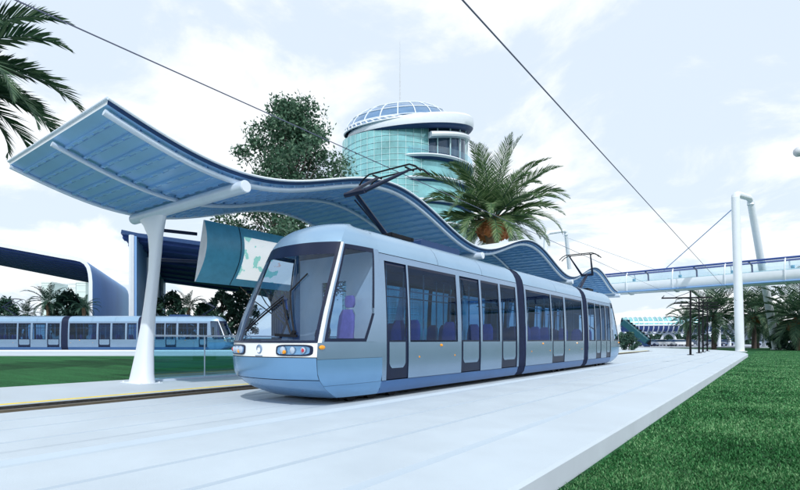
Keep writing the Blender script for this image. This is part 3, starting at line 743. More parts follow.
# ------------------------------------------------------------------ trees
def palm(name, loc, H, cr, nf, seed, label, group=None, trunk_r=.22, leaf='palmleaf', fruit=0, droop=1.0, nl=46, lw=.035, emin=-.5, lean=(0, 0), bark='trunk'):
    rnd = random.Random(seed)
    root = empty(name, loc, 0, label, 'palm tree', group)
    g = MB(); pts = []; rs = []
    k = 26
    for i in range(k+1):
        t = i/k; pts.append((lean[0]*t*t, lean[1]*t*t, H*t)); rs.append(trunk_r*(1.25-.35*t if t < .85 else .95+.5*(t-.85)/.15)*(1.06 if i % 2 else .94))
    g.tube(pts, rs, 12); g.build('trunk', [bark], root, smooth=60)
    V = []; F = []
    rach = MB()
    top = Vector((lean[0], lean[1], H))
    for i in range(nf):
        az = i*2.39996+rnd.uniform(-.2, .2)
        q = (i+.5)/nf
        el = 1.40-(1.40-emin)*q**.9+rnd.uniform(-.10, .10)        # upper fronds are the young ones
        L = cr*rnd.uniform(.88, 1.1)*(.72+.28*math.sin(PI*min(1, q+.25)))
        n = 14; p = top+Vector((math.cos(az)*trunk_r*.8, math.sin(az)*trunk_r*.8, .15*(1-q))); e = el; path = [p.copy()]
        bend = (.95+.35*rnd.random())*droop*(.55+.6*max(0, math.cos(el)))
        for j in range(n):
            e -= bend*(j/n)*1.9/n*1.15
            p = p+Vector((math.cos(az)*math.cos(e), math.sin(az)*math.cos(e), math.sin(e)))*L/n; path.append(p.copy())
        rach.tube(path, [max(.008, .035*cr/4*(1-j/(n+1))) for j in range(n+1)], 5)
        side = Vector((-math.sin(az), math.cos(az), 0))
        for s in (-1, 1):
            for j in range(nl):
                t = .14+.86*(j+rnd.random()*.7)/nl
                x = t*n; a = min(n-1, int(x)); f = x-a
                b = path[a].lerp(path[a+1], f); tg = (path[a+1]-path[a]).normalized()
                up = side.cross(tg).normalized()
                if up.z < 0: up = -up
                ll = L*.215*(math.sin(PI*min(1, .22+t*.80))**.8+.12)*rnd.uniform(.85, 1.1)
                dr = (side*s*(1-.45*t)+tg*(.55+.7*t)+up*(.40-.12*rnd.random())).normalized()
                droopv = Vector((0, 0, -1))*ll*rnd.uniform(.10, .30)
                w = tg*lw*cr/4
                m = b+dr*ll*.55+droopv*.25; tip = b+dr*ll+droopv
                o = len(V)
                V += [b-w*.6, b+w*.6, m+w*.75, tip, m-w*.75]; F.append((o, o+1, o+2, o+3, o+4))
    fastmesh('crown', np.array([tuple(v) for v in V]), np.array(F), leaf, root)
    rach.build('frond_stems', ['bush'], root, smooth=60)
    for i in range(fruit):
        az = i*2.39996+rnd.uniform(-.3, .3); g = MB()
        c = top+Vector((math.cos(az)*cr*.13, math.sin(az)*cr*.13, -.12*cr*rnd.uniform(.5, 1.4)))
        g.lathe([(.001, -.09*cr), (.06*cr, -.06*cr), (.075*cr, 0), (.06*cr, .06*cr), (.001, .09*cr)], c, 10)
        for j in range(90):
            d = Vector((rnd.gauss(0, 1), rnd.gauss(0, 1), rnd.gauss(0, 1.2))); d = d*min(1, 1.9/d.length)*.048*cr
            r = .014*cr*rnd.uniform(.8, 1.3); cc = c+d
            g.add([cc+Vector((r, 0, 0)), cc+Vector((-r, 0, 0)), cc+Vector((0, r, 0)), cc+Vector((0, -r, 0)), cc+Vector((0, 0, r)), cc+Vector((0, 0, -r))],
                  [(0, 2, 4), (2, 1, 4), (1, 3, 4), (3, 0, 4), (2, 0, 5), (1, 2, 5), (3, 1, 5), (0, 3, 5)])
        g.tube([top, c+Vector((0, 0, .1*cr))], .02, 5)
        g.build('fruit_cluster', ['fruit'], root, smooth=0)
    return root
def tree(name, loc, H, w, seed, label, cat='tree', group=None, nleaf=9000, leaf='treeleaf', ls=.16, base=.22, shape=None, trunk_r=.22, clumps=60, cs=.095, jit=0.):
    rnd = random.Random(seed); rg = np.random.default_rng(seed)
    root = empty(name, loc, 0, label, cat, group)
    g = MB(); top = Vector((rnd.uniform(-.2, .2), rnd.uniform(-.2, .2), H*.93))
    pts = [Vector((0, 0, 0)).lerp(top, i/8)+Vector((rnd.uniform(-1, 1), rnd.uniform(-1, 1), 0))*.012*H*(i > 0) for i in range(9)]
    g.tube(pts, [trunk_r*(1-.9*i/8) for i in range(9)], 8)
    cl = []
    for i in range(clumps):
        t = base+(1-base)*((i+.5)/clumps); 
        prof = (math.sin(PI*min(1, ((t-base)/(1-base))**.72*.93+.07))**.75) if shape is None else shape((t-base)/(1-base))
        az = i*2.39996+rnd.uniform(-.5, .5); rr = w*.5*prof*math.sqrt(rnd.uniform(.12, 1.0))*(1+jit*rnd.uniform(-1, .75))
        c = Vector((math.cos(az)*rr, math.sin(az)*rr, t*H*(1+.12*jit*rnd.uniform(-1, 1))))
        cl.append((c, w*cs*rnd.uniform(.75, 1.4)))
        st = Vector((0, 0, 0)).lerp(top, max(.08, (t-.10-.25*rr/w)))
        md = st.lerp(c, .55)+Vector((0, 0, -.02*H))
        g.tube([st, md, c], [trunk_r*.30*(1.1-t), trunk_r*.18, .01], 5)
    g.build('trunk', ['bark'], root, smooth=60)
    per = nleaf//clumps; V = []
    for c, r in cl:
        d = rg.normal(size=(per, 3)); d /= np.linalg.norm(d, axis=1)[:, None]
        d *= (rg.random(per)**.5)[:, None]*r*np.array([1.25, 1.25, .85])
        V.append(np.array(c)[None, :]+d+rg.normal(size=(per, 3))*r*.25)
    Cn = np.concatenate(V); n = len(Cn)
    a = rg.normal(size=(n, 3)); a /= np.linalg.norm(a, axis=1)[:, None]
    b = rg.normal(size=(n, 3)); b -= a*(a*b).sum(1)[:, None]; b /= np.linalg.norm(b, axis=1)[:, None]
    s = ls*rg.uniform(.6, 1.3, n)[:, None]
    v = np.stack([Cn-a*s, Cn+b*s*.42, Cn+a*s, Cn-b*s*.42], 1).reshape(-1, 3)
    fastmesh('crown', v, np.arange(n*4).reshape(n, 4), leaf, root)
    return root

# the two tall palms and the leafy tree near the canopy
palm('palm_tree', G(-86, 15.5, 0), 9.4, 4.8, 66, 11, 'tall palm at the left edge, only its drooping fronds in view', trunk_r=.26, leaf='palmdark', nl=66, lw=.045, emin=-1.0, droop=1.15)
palm('palm_tree', G(492, 33, -.1), 9.2, 5.5, 52, 23, 'big date palm with orange fruit clusters standing behind the canopy', trunk_r=.42, fruit=12, nl=66, lw=.027, emin=-.45, droop=.95)
tree('leafy_tree', G(291, 28, 0), 14.3, 7.6, 5, 'tall dark leafy tree rising behind the canopy left of the tower', nleaf=36000, ls=.115, base=.28, clumps=135, trunk_r=.18, cs=.078, jit=.34,
     shape=lambda t: (.70+.30*math.sin(PI*min(1, t*1.3+.1))) if t < .35 else max(.22, (1-((t-.35)/.65)**2.1)*.95+.05))

# trees beyond the far tram
FAR = 'trees in the row behind the far tram'
rows = [('p', 48, 64, 6.0, 3.2, 'palm behind the far tram just left of the blue portal wall, widest of its row'),
        ('p', 84, 57.5, 4.9, 2.0, 'small palm close against the blue portal wall behind the far tram'),
        ('p', 26, 66, 4.6, 2.2, 'low pale palm between the left pantograph and the wider palm'),
        ('t', 5, 63, 6.2, 4.4, 'bushy tree at the left edge beside the far tram pantograph'),
        ('t', 67, 68, 7.6, 5.5, 'rounded tree in front of the pale tower blocks, behind the far tram'),
        ('t', 78, 70, 6.6, 4.6, 'smaller rounded tree next to the blue portal wall, behind the far tram'),
        ('t', 172, 66, 7.4, 4.6, 'dark tree just right of the white column behind the far tram'),
        ('p', 188, 64, 5.4, 2.6, 'palm between the dark trees right of the white column'),
        ('t', 203, 69, 6.0, 4.0, 'low bushy tree under the display board beyond the far tram'),
        ('t', 222, 67, 7.6, 5.0, 'dark tree above the nose of the far tram'),
        ('t', 241, 70, 8.0, 5.4, 'dark tree seen beside the windscreen of the front tram')]
for i, (k, x, d, h, w, lab) in enumerate(rows):
    if k == 'p': palm('palm_tree', G(x, d, 0), h, w, 26, 40+i, lab, FAR, trunk_r=.2, leaf='bush', nl=22, lw=.07, emin=-.7)
    else: tree('round_tree', G(x, d, 0), h, w, 60+i, lab, 'tree', FAR, nleaf=2600, leaf='bush', ls=.28, base=.25, clumps=36)
# palms at the right under the footbridge
RG = 'palms under the footbridge'
for i, (x, y, d, cr, lab) in enumerate([
        (714, 313, 78, 7.2, 'broad palm left of the white bridge pylon behind the black poles'),
        (754, 312, 84, 7.2, 'palm crown framed between the two legs of the bridge pylon'),
        (757, 327, 88, 4.2, 'shorter palm between the pylon legs below the tall crown'),
        (800, 315, 70, 7.6, 'dark palm at the right edge below the footbridge'),
        (779, 320, 96, 6.4, 'palm beside the leaning pylon leg, half behind the right edge palm'),
        (688, 321, 98, 4.6, 'small far palm behind the glass station tube')]):
    zt = CAMZ+(340-y)/500*d
    palm('palm_tree', G(x, d, -.25), zt, cr, 38, 80+i, lab, RG, trunk_r=.3, leaf='palmdark', nl=30, lw=.055, emin=-.8, fruit=4 if i in (1, 3, 4) else 0, bark='trunk' if i == 3 else 'bark')
for i, (x, d, h, w, lab) in enumerate([(787, 74, 3.6, 4.4, 'rounded green shrub beside the leaning pylon leg'), (800, 72, 3.0, 3.4, 'green shrub at the right edge on the lawn'),
        (776, 80, 2.6, 2.6, 'small shrub close behind the leaning pylon leg')]):
    tree('shrub', G(x, d, -.25), h, w, 120+i, lab, 'shrub', 'shrubs by the leaning pylon leg', nleaf=3000, leaf='bush', ls=.2, base=.05, clumps=40, trunk_r=.1)
tree('shrub', G(629, 60, 0), 2.1, 2.2, 140, 'small bright green shrub at the tail of the front tram', 'shrub', nleaf=1500, leaf='bush', ls=.16, base=.05, clumps=24, trunk_r=.06)
rg = np.random.default_rng(9); nn = 9000
hx = rg.uniform(615, 810, nn); hd = rg.uniform(146, 154, nn); hz = -.2+rg.random(nn)**1.2*(4.2+1.3*np.sin(hx*.21)+.8*np.sin(hx*.67))
a_ = (hx-400)/500; c_ = np.stack([(CS*a_-SN)*hd, (SN*a_+CS)*hd, hz], 1)
u_ = rg.normal(size=(nn, 3)); u_ /= np.linalg.norm(u_, axis=1)[:, None]; v_ = np.cross(u_, rg.normal(size=(nn, 3))); v_ /= np.linalg.norm(v_, axis=1)[:, None]
tag(fastmesh('treeline', np.stack([c_-u_*.5, c_+v_*.3, c_+u_*.5, c_-v_*.3], 1).reshape(-1, 3), np.arange(nn*4).reshape(nn, 4), 'bush'), 'dark far hedge of trees under the glass station tube', 'treeline', kind='stuff')

# ------------------------------------------------------------------ tower
tw = empty('round_tower', G(400, 100, 0), R(36.65), 'round teal glass tower with a tilted white ring and glass dome', 'tower')
# local x = right in the picture, y = away, 1 px = .2 m
def cyl(g, cx, cy, r, z0, z1, n=64, m=0, cap=False):
    g.grid([[(cx+r*math.cos(2*PI*j/n), cy+r*math.sin(2*PI*j/n), z) for j in range(n)] for z in (z0, z1)], m, True)
def ringlip(g, cx, cy, r, z, h, th, n=72, m0=0, m1=1):
    pr = [(r-2.5, -h*.5), (r-.35, -h*.5), (r, -h*.30), (r+th, 0), (r, h*.35), (r-.35, h*.5), (r-2.5, h*.5)]
    for (a, b), mm in zip(zip(pr[:-1], pr[1:]), (m1, m1, m0, m0, m1, m1)):
        g.grid([[(cx+q*math.cos(2*PI*j/n), cy+q*math.sin(2*PI*j/n), z+zz) for j in range(n)] for q, zz in (a, b)], mm, True)
def tilt(v, cx=1.2, s=math.tan(R(6))): return (v[0], v[1], v[2]+(v[0]-cx)*s+v[1]*.23)
g = MB(); g.grid([[(-.4+11*math.cos(2*PI*j/64), 11*math.sin(2*PI*j/64), 0) for j in range(64)], [tilt((-.4+11*math.cos(2*PI*j/64), 11*math.sin(2*PI*j/64), 41.9)) for j in range(64)]], 0, True); g.build('glass_drum', ['tealglass'], tw)
g = MB()
for j in range(48):
    a = 2*PI*j/48; g.bar((-.4+11.04*math.cos(a), 11.04*math.sin(a), 0), tilt((-.4+11.04*math.cos(a), 11.04*math.sin(a), 41.8)), .08, .12)
for z in [z for z in np.arange(1.4, 37.9, 1.1)]:
    g.tube([(-.4+11.05*math.cos(2*PI*j/48), 11.05*math.sin(2*PI*j/48), z) for j in range(48)], .05, 4, closed=True)
g.build('mullions', ['mull'], tw, smooth=0)
g = MB(); cyl(g, 3.6, -.6, 9.8, 0, 30.2); cyl(g, 3.6, -.6, 9.4, 30.2, 34.3); g.build('bay_glass', ['tealglass'], tw)
g = MB(); g.grid([[(3.8+9.2*math.cos(2*PI*j/64), -.4+9.2*math.sin(2*PI*j/64), 34.3) for j in range(64)], [tilt((3.8+9.2*math.cos(2*PI*j/64), -.4+9.2*math.sin(2*PI*j/64), 42.2)) for j in range(64)]], 0, True); g.build('top_floor_glass', ['darkglass'], tw)
for z in (34.2, 30.2, 26.2, 22.2):
    g = MB(); ringlip(g, 3.9, -.8, 10.3, z, .9, .35); g.build('floor_slab', ['white', 'navytrim'], tw, smooth=30)
for j in range(26):
    a = -2.4+3.6*j/25
    if j % 2 == 0:
        g = MB(); g.tube([(3.8+9.5*math.cos(a), -.4+9.5*math.sin(a), 34.3), tilt((3.8+9.5*math.cos(a), -.4+9.5*math.sin(a), 42.2))], .12, 6); g.build('column', ['mull'], tw)
g = MB()   # balcony glass rail
g.grid([[(3.9+10.35*math.cos(2*PI*j/60), -.8+10.35*math.sin(2*PI*j/60), z) for j in range(60)] for z in (34.7, 35.8)], 0, True); g.build('balcony_rail', ['barrier'], tw)
# tilted ring
g = MB(); n = 96
def ringr(a): return 12.3+.9*math.cos(a)
pr = [(-3.2, -1.5, 1), (-.9, -1.6, 1), (-.25, -1.35, 1), (.10, -.9, 0), (.25, .0, 0), (.15, .9, 0), (-.2, 1.25, 1), (-.5, 1.35, 1), (-1.0, 1.2, 0), (-3.4, 1.0, 0)]
hh = lambda a: .42+.58*(.5+.5*math.cos(a+.3))
for (p0, p1) in zip(pr[:-1], pr[1:]):
    g.grid([[tilt((1.2+(ringr(2*PI*j/n)+q[0])*math.cos(2*PI*j/n), (ringr(2*PI*j/n)+q[0])*math.sin(2*PI*j/n), 42.6+q[1]*hh(2*PI*j/n))) for j in range(n)] for q in (p0, p1)], p0[2], True)
g.build('ring_band', ['white', 'navytrim'], tw, smooth=30)
g = MB(); sec = [(-2.6, .55), (-.5, .6), (0, .35), (.15, 0), (0, -.35), (-.5, -.5), (-2.6, -.5)]
g.loft([[tilt((1.9+(11.9+q)*math.cos(a), (11.9+q)*math.sin(a), 39.9+z)) for q, z in sec] for a in [-1.25+1.9*k/30 for k in range(31)]]); g.build('lower_lip', ['white'], tw, smooth=40)
# dome
cx, rr, z0, hd = -.4, 10.6, 43.0, 5.0
def dp(a, t, o=0.):
    r_ = rr*math.cos(t)**.8+o; return tilt((cx+r_*math.cos(a), r_*math.sin(a), z0+hd*math.sin(t)+o*.6))
g = MB(); g.grid([[dp(2*PI*j/48, PI/2*.995*i/10) for j in range(48)] for i in range(11)], 0, True); g.build('dome_glass', ['domeglass'], tw)
g = MB()
for j in range(20):
    a = 2*PI*j/20; g.tube([dp(a, PI/2*.97*i/10, .05) for i in range(11)], .11, 5)
for i in (.15, .38, .62, .85):
    g.tube([dp(2*PI*j/48, PI/2*i, .05) for j in range(48)], .11, 5, closed=True)
g.build('dome_ribs', ['white'], tw, smooth=60)
g = MB()   # sloped glazed skirt on the left
for j in range(26):
    a = PI*.55+PI*.95*j/25
    p0 = dp(a, .18, .1); p1 = tilt((1.2+12.3*math.cos(a), 12.3*math.sin(a), 43.2)); g.tube([p0, p1], .14, 5)
aa_ = [PI*.55+PI*.95*j/25 for j in range(26)]
g.tube([dp(a, .18, .1) for a in aa_], .15, 5); g.tube([tilt((1.2+12.3*math.cos(a), 12.3*math.sin(a), 43.2)) for a in aa_], .15, 5); g.build('skirt_ribs', ['white'], tw)
g = MB(); g.grid([[dp(PI*.5+PI*1.05*j/30, .2, .02) for j in range(31)], [tilt((1.2+12.2*math.cos(PI*.5+PI*1.05*j/30), 12.2*math.sin(PI*.5+PI*1.05*j/30), 43.1)) for j in range(31)]]); g.build('skirt_glass', ['domeglass'], tw)
g = MB(); g.tube([(0, 0, 48.5), (0, 0, 54), (0, 0, 61)], [.16, .10, .04], 8); g.build('antenna', ['lightgrey'], tw)

# blocks far left, distance haze put into their pale colour
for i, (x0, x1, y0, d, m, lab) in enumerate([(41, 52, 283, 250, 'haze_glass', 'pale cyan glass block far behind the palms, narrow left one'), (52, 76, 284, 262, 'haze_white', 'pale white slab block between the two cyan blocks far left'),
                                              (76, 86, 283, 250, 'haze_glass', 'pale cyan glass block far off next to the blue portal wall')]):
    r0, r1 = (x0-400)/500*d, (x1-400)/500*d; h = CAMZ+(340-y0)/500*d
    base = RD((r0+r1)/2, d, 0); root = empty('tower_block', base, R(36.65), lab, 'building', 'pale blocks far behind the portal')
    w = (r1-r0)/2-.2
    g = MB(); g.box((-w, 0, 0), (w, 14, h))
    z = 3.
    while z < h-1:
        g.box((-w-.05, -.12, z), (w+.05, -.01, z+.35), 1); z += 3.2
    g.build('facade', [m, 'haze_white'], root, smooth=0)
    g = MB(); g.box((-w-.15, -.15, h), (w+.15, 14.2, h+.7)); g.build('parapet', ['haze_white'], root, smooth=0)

# ------------------------------------------------------------------ footbridge
A0 = G(540, 0, 0); 
pL = P(615, 340, 81); pR = P(800, 340, 64); ax = (pR-pL); ax.z = 0; axn = ax.normalized()
s0 = pL-axn*32; s1 = pR+axn*30; Lb = (s1-s0).length
nrm = Vector((axn.y, -axn.x, 0))          # towards the camera
fb = empty('footbridge', (s0.x, s0.y, 0), 0, 'white enclosed footbridge with glass sides and a blue top rail', 'footbridge')
def bp(t, o, z): return axn*t+nrm*o+Vector((0, 0, z))
ns = 40
g = MB(); pr = [(-1.7, 10.15), (-1.75, 9.6), (-1.55, 8.95), (-1.1, 8.58), (0, 8.45), (1.1, 8.58), (1.55, 8.95), (1.75, 9.6), (1.7, 10.15), (1.6, 10.15), (1.5, 9.3), (0, 9.2), (-1.5, 9.3), (-1.6, 10.15)]
g.loft([[bp(Lb*i/ns, o, z) for o, z in pr] for i in range(ns+1)]); g.build('deck_shell', ['white'], fb, smooth=50)
g = MB()
for s in (-1, 1): g.tube([bp(0, s*1.55, 8.75), bp(Lb, s*1.55, 8.75)], .12, 8)
g.build('lower_rail', ['shell'], fb)
for s in (-1, 1):
    g = MB(); pg = [(1.72, 10.15), (1.74, 10.7), (1.62, 11.3), (1.3, 11.7)]
    g.grid([[bp(Lb*i/ns, s*o, z) for o, z in pg] for i in range(ns+1)]); g.build('side_glazing', ['bridgeglass'], fb)
    g = MB(); g.tube([bp(0, s*1.3, 11.75), bp(Lb, s*1.3, 11.75)], .14, 8); g.build('top_rail', ['soffit'], fb)
t = 1.5; k = 0
while t < Lb:
    g = MB(); hp = [(1.3, 11.75), (1.66, 11.3), (1.80, 10.7), (1.82, 9.7), (1.62, 8.95), (1.15, 8.5), (0, 8.38)]
    g.tube([bp(t, o, z) for o, z in hp]+[bp(t, -o, z) for o, z in hp[::-1][1:]], .09, 6); g.build('hoop', ['white'], fb)
    g = MB(); q = t+2.6; g.tube([bp(q, 1.2, 11.7), bp(q+.35, .95, 11.2), bp(q+.45, .9, 9.3)], .12, 6); g.build('inner_post', ['navytrim'], fb)
    g = MB(); g.tube([bp(t+.6, .3, 9.2), bp(t+.6, .3, 10.8)], .22, 8); g.build('inner_fitting', ['teal'], fb)
    t += 6.6
g = MB()
for z in (9.9, 10.3): g.tube([bp(0, .8, z), bp(Lb, .8, z)], .06, 5)
g.build('handrail', ['mull'], fb)
def brel(v): return Vector(v)-Vector((s0.x, s0.y, 0))
def pylon(nx, nd, ntop, fxb, fd, tops, m='white', r=.5):
    root = MB()
    a = brel(G(nx, nd, -.3)); b = brel(P(ntop[0], ntop[1], nd)); 
    c = brel(P(tops[0], tops[1], tops[2])); d = brel(G(fxb, fd, -.3))
    root.tube([a, b+Vector((0, 0, -.3))], [r, r*.92], 14); pyl = root.build('pylon', [m], fb)
    g = MB(); g.tube([d, c+Vector((0, 0, -.3))], [r*1.05, r*.85], 14); g.build('leg', [m], pyl)
    g = MB(); g.tube([b+Vector((0, 0, -.7)), b+Vector((0, 0, -.15)), b.lerp(c, .12)+Vector((0, 0, .12)), c.lerp(b, .12)+Vector((0, 0, .1)), c+Vector((0, 0, -.2)), c+Vector((0, 0, -.8))], [r*.92, r*.9, r*.8, r*.75, r*.8, r*.85], 12); g.build('top_beam', [m], pyl)
    g = MB(); g.disc(a+Vector((0, 0, .02)), (0, 0, 1), r*1.5, .12); g.disc(d+Vector((0, 0, .02)), (0, 0, 1), r*1.5, .12); g.build('foot', ['lightgrey'], pyl)
    return b
top1 = pylon(740, 62, (735.5, 195), 776.5, 76, (750.5, 199, 68))
g = MB(); q = brel(P(664, 266, 75.5)); q.z = 11.75; g.tube([top1+Vector((0, 0, -1.4)), q], .06, 6); g.build('stay_cable', ['shell'], fb)
top2 = pylon(541, 92, (546, 234), 577, 104, (566, 231, 96), r=.42)
g = MB(); q = brel(P(659, 266, 76)); q.z = 11.75; g.tube([top2+Vector((2.2, 3, -.2)), q], .05, 6); g.build('stay_cable', ['lightgrey'], fb)

# ------------------------------------------------------------------ black catenary poles between the tracks
CP = 'black catenary poles between the tracks'
first = None
for i, (u, lab) in enumerate([(46.0, 'black T shaped pole nearest of the row at the end of the paving'), (53.0, 'second black T shaped pole behind the nearest one'),
                              (57.5, 'third black T shaped pole of the row under the footbridge'), (63, 'farthest black T shaped pole of the row under the footbridge')]):
    loc = (-5.25-.12*i, u, 0)
    if first is None:
        first = empty('catenary_pole', loc, R(36.65), lab, 'pole', CP)
        g = MB(); g.tube([(0, 0, 0), (0, 0, 5.15)], [.085, .06], 10); g.build('post', ['black'], first)
        g = MB(); g.bar((-2.3, 0, 4.55), (1.7, .0, 4.62), .11, .11); g.bar((-2.3, 0, 4.55), (-2.1, 0, 4.75), .05, .05); g.bar((0, 0, 5.05), (-1.2, 0, 4.62), .04, .04); g.build('cross_arm', ['black'], first)
        g = MB(); g.disc((0, 0, 0), (0, 0, 1), .24, .05, 12); g.build('base_plate', ['black'], first)
    else:
        c = copy_tree(first); c.location = loc; c['label'] = lab

# wires
def wire(p, q, r, lab, sag=0.):
    p, q = Vector(p), Vector(q); g = MB()
    pts = [p.lerp(q, i/24)-Vector((0, 0, sag*4*(i/24)*(1-i/24))) for i in range(25)]
    o = tag(g.tube(pts, r, 6).build('overhead_wire', ['wire']), lab, 'wire'); return o
wire((-7.5, -8, 5.40), (-7.5, 60, 5.40), .011, 'overhead wire running above the front tram past its pantograph')
wire((-3.04, -8, 5.36), (-3.04, 64, 5.36), .011, 'overhead wire over the empty track, crossing the sky to the footbridge')
# high lamp at the right edge
lp = empty('street_lamp', G(832, 20, -.25), R(36.65), 'white globe of a tall lamp reaching in at the right edge', 'lamp')
g = MB(); g.tube([(0, 0, 0), (0, 0, 9.0)], [.11, .07], 10); g.build('post', ['white'], lp)
g = MB(); g.tube([(0, 0, 8.95), (-.5, 0, 9.12), (-1.22, 0, 9.08)], .035, 8); g.build('arm', ['white'], lp)
g = MB(); g.lathe([(.001, -.2), (.11, -.17), (.18, -.09), (.2, 0), (.18, .09), (.11, .17), (.001, .2)], (-1.32, 0, 8.98), 20); g.build('globe', ['lightgrey'], lp)

# ------------------------------------------------------------------ glass station tube far right
T0, T1 = RD((622-400)/500*118, 118, 0), RD((742-400)/500*112, 112, 0)
st = empty('glass_station_tube', T0, 0, 'long teal glass station tube on white arched legs beyond the plaza', 'station')
ta = (T1-T0); Lt = ta.length; ta.normalize(); tn = Vector((ta.y, -ta.x, 0))
def tp(t, a, r=2.0, z=4.6, rz=1.9): return ta*t+tn*(-r*math.cos(a))+Vector((0, 0, z+rz*math.sin(a)))
g = MB(); g.grid([[tp(Lt*i/30, PI*j/12) for j in range(13)] for i in range(31)]); g.build('roof_glass', ['tealglass'], st)
g = MB(); g.grid([[tp(Lt*i/30, PI+PI*j/8, 2.0, 4.6, 1.5) for j in range(9)] for i in range(31)]); g.build('belly', ['beltblue'], st)
for i in range(25):
    g = MB(); t = Lt*i/24; g.tube([tp(min(Lt, t+1.2*math.sin(PI*j/16)), PI*j/16*2, 2.06, 4.6, 1.96) for j in range(17)], .13, 5); g.build('rib', ['white' if i % 2 else 'steelblue'], st)
g = MB(); g.tube([tp(0, 0, 2.1), tp(Lt, 0, 2.1)], .18, 6); g.tube([tp(0, PI, 2.1), tp(Lt, PI, 2.1)], .18, 6); g.build('edge_rail', ['white'], st)
for f in (.18, .40, .62, .84):
    g = MB(); pts = [ta*(Lt*f+1.6*math.cos(PI*k/12))+Vector((0, 0, -.2+3.0*math.sin(PI*k/12)**.8)) for k in range(13)]
    g.tube(pts, .3, 8); g.build('arched_leg', ['white'], st)
es = empty('escalator', G(648, 96, -.1), 0, 'dark teal sloping escalator tube rising beside the tram tail', 'escalator')
e0 = Vector((0, 0, 0)); e1 = P(624, 322, 100)-Vector(es.location)
g = MB(); g.bar(e0+Vector((0, 0, .9)), e1, 1.5, 1.2); g.build('enclosure', ['darkteal'], es)
g = MB(); g.bar(e0+Vector((0, 0, .1)), e1+Vector((0, 0, -.95)), 1.6, .5); g.build('underside', ['navytrim'], es)
for i in range(8):
    g = MB(); p = (e0+Vector((0, 0, .9))).lerp(e1, (i+.5)/8); g.bar(p+Vector((0, 0, -.8)), p+Vector((0, 0, .66)), 1.56, .12); g.build('frame', ['black'], es)
# white pavilion behind the pylon
pv = empty('white_pavilion', G(740, 100, -.2), R(36.65), 'white curved pavilion roof with open sides behind the bridge pylon', 'pavilion')
g = MB(); rows = []
for i in range(9):
    x = -5+10*i/8; h = 5.9-.09*(x+1.5)**2
    rows.append([(x, y, h-.05*(y-3)**2) for y in (-1, 1, 3, 5, 7)])
g.grid(rows); g.grid([[(x, y, z-.35) for x, y, z in r] for r in rows])
g.grid([[r[0] for r in rows], [(r[0][0], r[0][1], r[0][2]-.35) for r in rows]]); g.grid([[r[-1] for r in rows], [(r[-1][0], r[-1][1], r[-1][2]-.35) for r in rows]])
g.grid([rows[0], [(x, y, z-.35) for x, y, z in rows[0]]]); g.grid([rows[-1], [(x, y, z-.35) for x, y, z in rows[-1]]])
g.build('roof', ['white'], pv, smooth=50)
for x in (-4.4, 4.4):
    for y in (-.4, 6.4):
        g = MB(); h = 5.9-.09*(x+1.5)**2-.05*(y-3)**2-.2; g.tube([(x, y, 0), (x, y, h)], [.32, .22], 8); g.build('leg', ['white'], pv)
for i in range(7):
    g = MB(); g.bar((-3.2+.55*i, 0.0, .25+.42*i), (-3.2+.55*i, 2.4, .25+.42*i), .5, .12); g.build('step', ['navytrim'], pv)

# ------------------------------------------------------------------ parked cars
def car(name, loc, rz, paint, label, group):
    root = empty(name, loc, rz, label, 'car', group)
    low = [(-2.15, .35), (-2.2, .6), (-2.1, .82), (-1.2, .92), (1.15, .95), (2.0, .85), (2.18, .62), (2.12, .32)]
    g = MB()
    for s in (0,):
        g.prism([(x, -.84, z) for x, z in low], (0, 1.68, 0))
    g.build('body', [paint], root, smooth=30)
    g = MB()
    g.loft([[(-1.75, -.78, .93), (1.25, -.78, .95), (1.25, .78, .95), (-1.75, .78, .93)], [(-1.3, -.66, 1.38), (.42, -.66, 1.42), (.42, .66, 1.42), (-1.3, .66, 1.38)]]); g.build('windows', ['darkglass'], root, smooth=0)
    g = MB(); g.box((-1.32, -.67, 1.383), (.44, .67, 1.45)); g.build('roof', [paint], root, smooth=0)
    for x in (-1.35, 1.35):
        for y in (-.84, .68):
            g = MB(); g.disc((x, y, .32), (0, 1, 0), .32, .17, 14); g.build('wheel', ['rubber'], root)
    for y in (-.6, .6):
        g = MB(); g.box((2.14, y-.17, .58), (2.2, y+.17, .72)); g.build('headlight', ['lens'], root, smooth=0)
    return root
CG = 'cars parked beyond the plaza'
protos = {}
carlist = [(646, 104, 'carblue', 'grey blue car parked at the foot of the escalator'), (653.5, 112, 'cardark', 'dark car parked second from the escalator'),
           (663, 106, 'carwhite', 'white car parked left of the white arched leg'), (672, 113, 'carblue', 'grey blue car parked right behind the white arched leg'),
           (681, 107, 'carwhite', 'white car parked just left of the nearest black pole'), (690, 114, 'cardark', 'dark car half hidden by the nearest black pole'),
           (712, 108, 'carwhite', 'white car parked right of the black poles'), (724, 114, 'carblue', 'grey blue car in front of the white pavilion'), (764, 116, 'carblue', 'grey blue car seen between the pylon legs'),
           (790, 120, 'carwhite', 'white car behind the shrubs at the right edge')]
for i, (x, d, p, lab) in enumerate(carlist):
    rz = R(36.65+(12 if i % 2 else -8)+(180 if i % 3 == 0 else 0))
    if p not in protos: protos[p] = car('parked_car', G(x, d, -.1), rz, p, lab, CG)
    else:
        c = copy_tree(protos[p]); c.location = G(x, d, -.1); c.rotation_euler = (0, 0, rz); c['label'] = lab

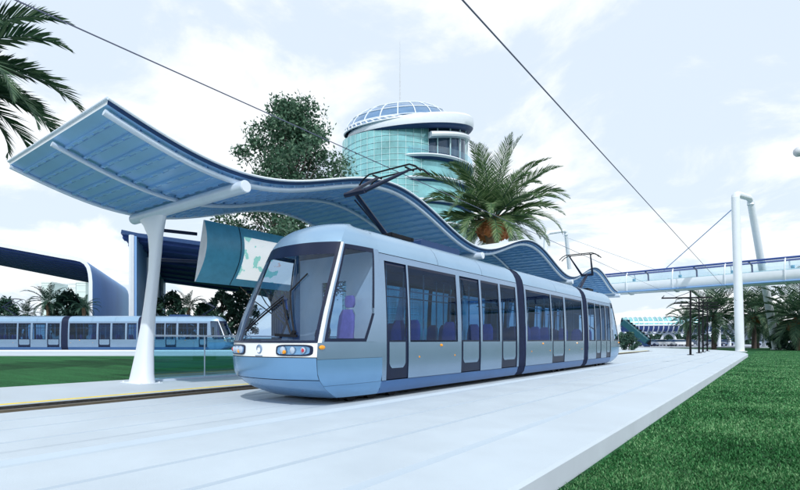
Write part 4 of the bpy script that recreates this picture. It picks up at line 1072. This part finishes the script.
# ------------------------------------------------------------------ light, sky, camera
az_dir = Vector((.68, -.73, 0)).normalized(); EL = R(46)
sd = Vector((az_dir.x*math.cos(EL), az_dir.y*math.cos(EL), math.sin(EL)))
sun = bpy.data.lights.new('sun', 'SUN'); sun.energy = 2.6; sun.angle = R(.6); sun.color = (1, .975, .94)
so = bpy.data.objects.new('sun', sun); COL.objects.link(so); so.rotation_euler = (-sd).to_track_quat('-Z', 'Y').to_euler(); so.location = (30, -10, 60)
w = bpy.data.worlds.new('World'); scene.world = w; w.use_nodes = True
n, l = w.node_tree.nodes, w.node_tree.links
bg = n['Background']; bg.inputs['Strength'].default_value = .125
sky = n.new('ShaderNodeTexSky'); sky.sky_type = 'NISHITA'; sky.sun_disc = False; sky.sun_elevation = EL; sky.sun_rotation = math.atan2(az_dir.x, az_dir.y)
sky.air_density = 1.1; sky.dust_density = 1.5; sky.ozone_density = 1.5
tc = n.new('ShaderNodeTexCoord'); sp = n.new('ShaderNodeSeparateXYZ'); l.new(tc.outputs['Generated'], sp.inputs[0])
# project directions on a cloud layer
mz = n.new('ShaderNodeMath'); mz.operation = 'MAXIMUM'; mz.inputs[1].default_value = 0; l.new(sp.outputs[2], mz.inputs[0])
az = n.new('ShaderNodeMath'); az.operation = 'ADD'; az.inputs[1].default_value = .22; l.new(mz.outputs[0], az.inputs[0])
dx = n.new('ShaderNodeMath'); dx.operation = 'DIVIDE'; l.new(sp.outputs[0], dx.inputs[0]); l.new(az.outputs[0], dx.inputs[1])
dy = n.new('ShaderNodeMath'); dy.operation = 'DIVIDE'; l.new(sp.outputs[1], dy.inputs[0]); l.new(az.outputs[0], dy.inputs[1])
cb = n.new('ShaderNodeCombineXYZ'); l.new(dx.outputs[0], cb.inputs[0]); l.new(dy.outputs[0], cb.inputs[1])
cb.inputs[2].default_value = 2.3
nz = n.new('ShaderNodeTexNoise'); nz.inputs['Scale'].default_value = 1.7; nz.inputs['Detail'].default_value = 9; nz.inputs['Roughness'].default_value = .58; nz.inputs['Distortion'].default_value = .35
l.new(cb.outputs[0], nz.inputs['Vector'])
mr = n.new('ShaderNodeMapRange'); mr.inputs['From Min'].default_value = .44; mr.inputs['From Max'].default_value = .56
mr.interpolation_type = 'SMOOTHSTEP'
l.new(nz.outputs['Fac'], mr.inputs['Value'])
veil = n.new('ShaderNodeMix'); veil.data_type = 'RGBA'; l.new(mr.outputs[0], veil.inputs['Factor'])
veil.inputs['A'].default_value = (6.1, 6.95, 8.0, 1); veil.inputs['B'].default_value = (8.4, 8.65, 8.8, 1)
mx = n.new('ShaderNodeMix'); mx.data_type = 'RGBA'; mx.inputs['Factor'].default_value = .90
l.new(sky.outputs[0], mx.inputs['A']); l.new(veil.outputs['Result'], mx.inputs['B'])
l.new(mx.outputs['Result'], bg.inputs['Color'])

cam = bpy.data.cameras.new('camera'); co = bpy.data.objects.new('camera', cam); COL.objects.link(co)
co.location = (0, 0, CAMZ); co.rotation_euler = (R(90), 0, math.atan2(SN, CS))
cam.sensor_width = 36; cam.lens = 36*500/800; cam.shift_y = 95/800; cam.clip_end = 6000; cam.clip_start = .1
scene.camera = co
scene.view_settings.view_transform = 'Standard'; scene.view_settings.look = 'None'; scene.view_settings.gamma = 1; scene.view_settings.exposure = 0.12
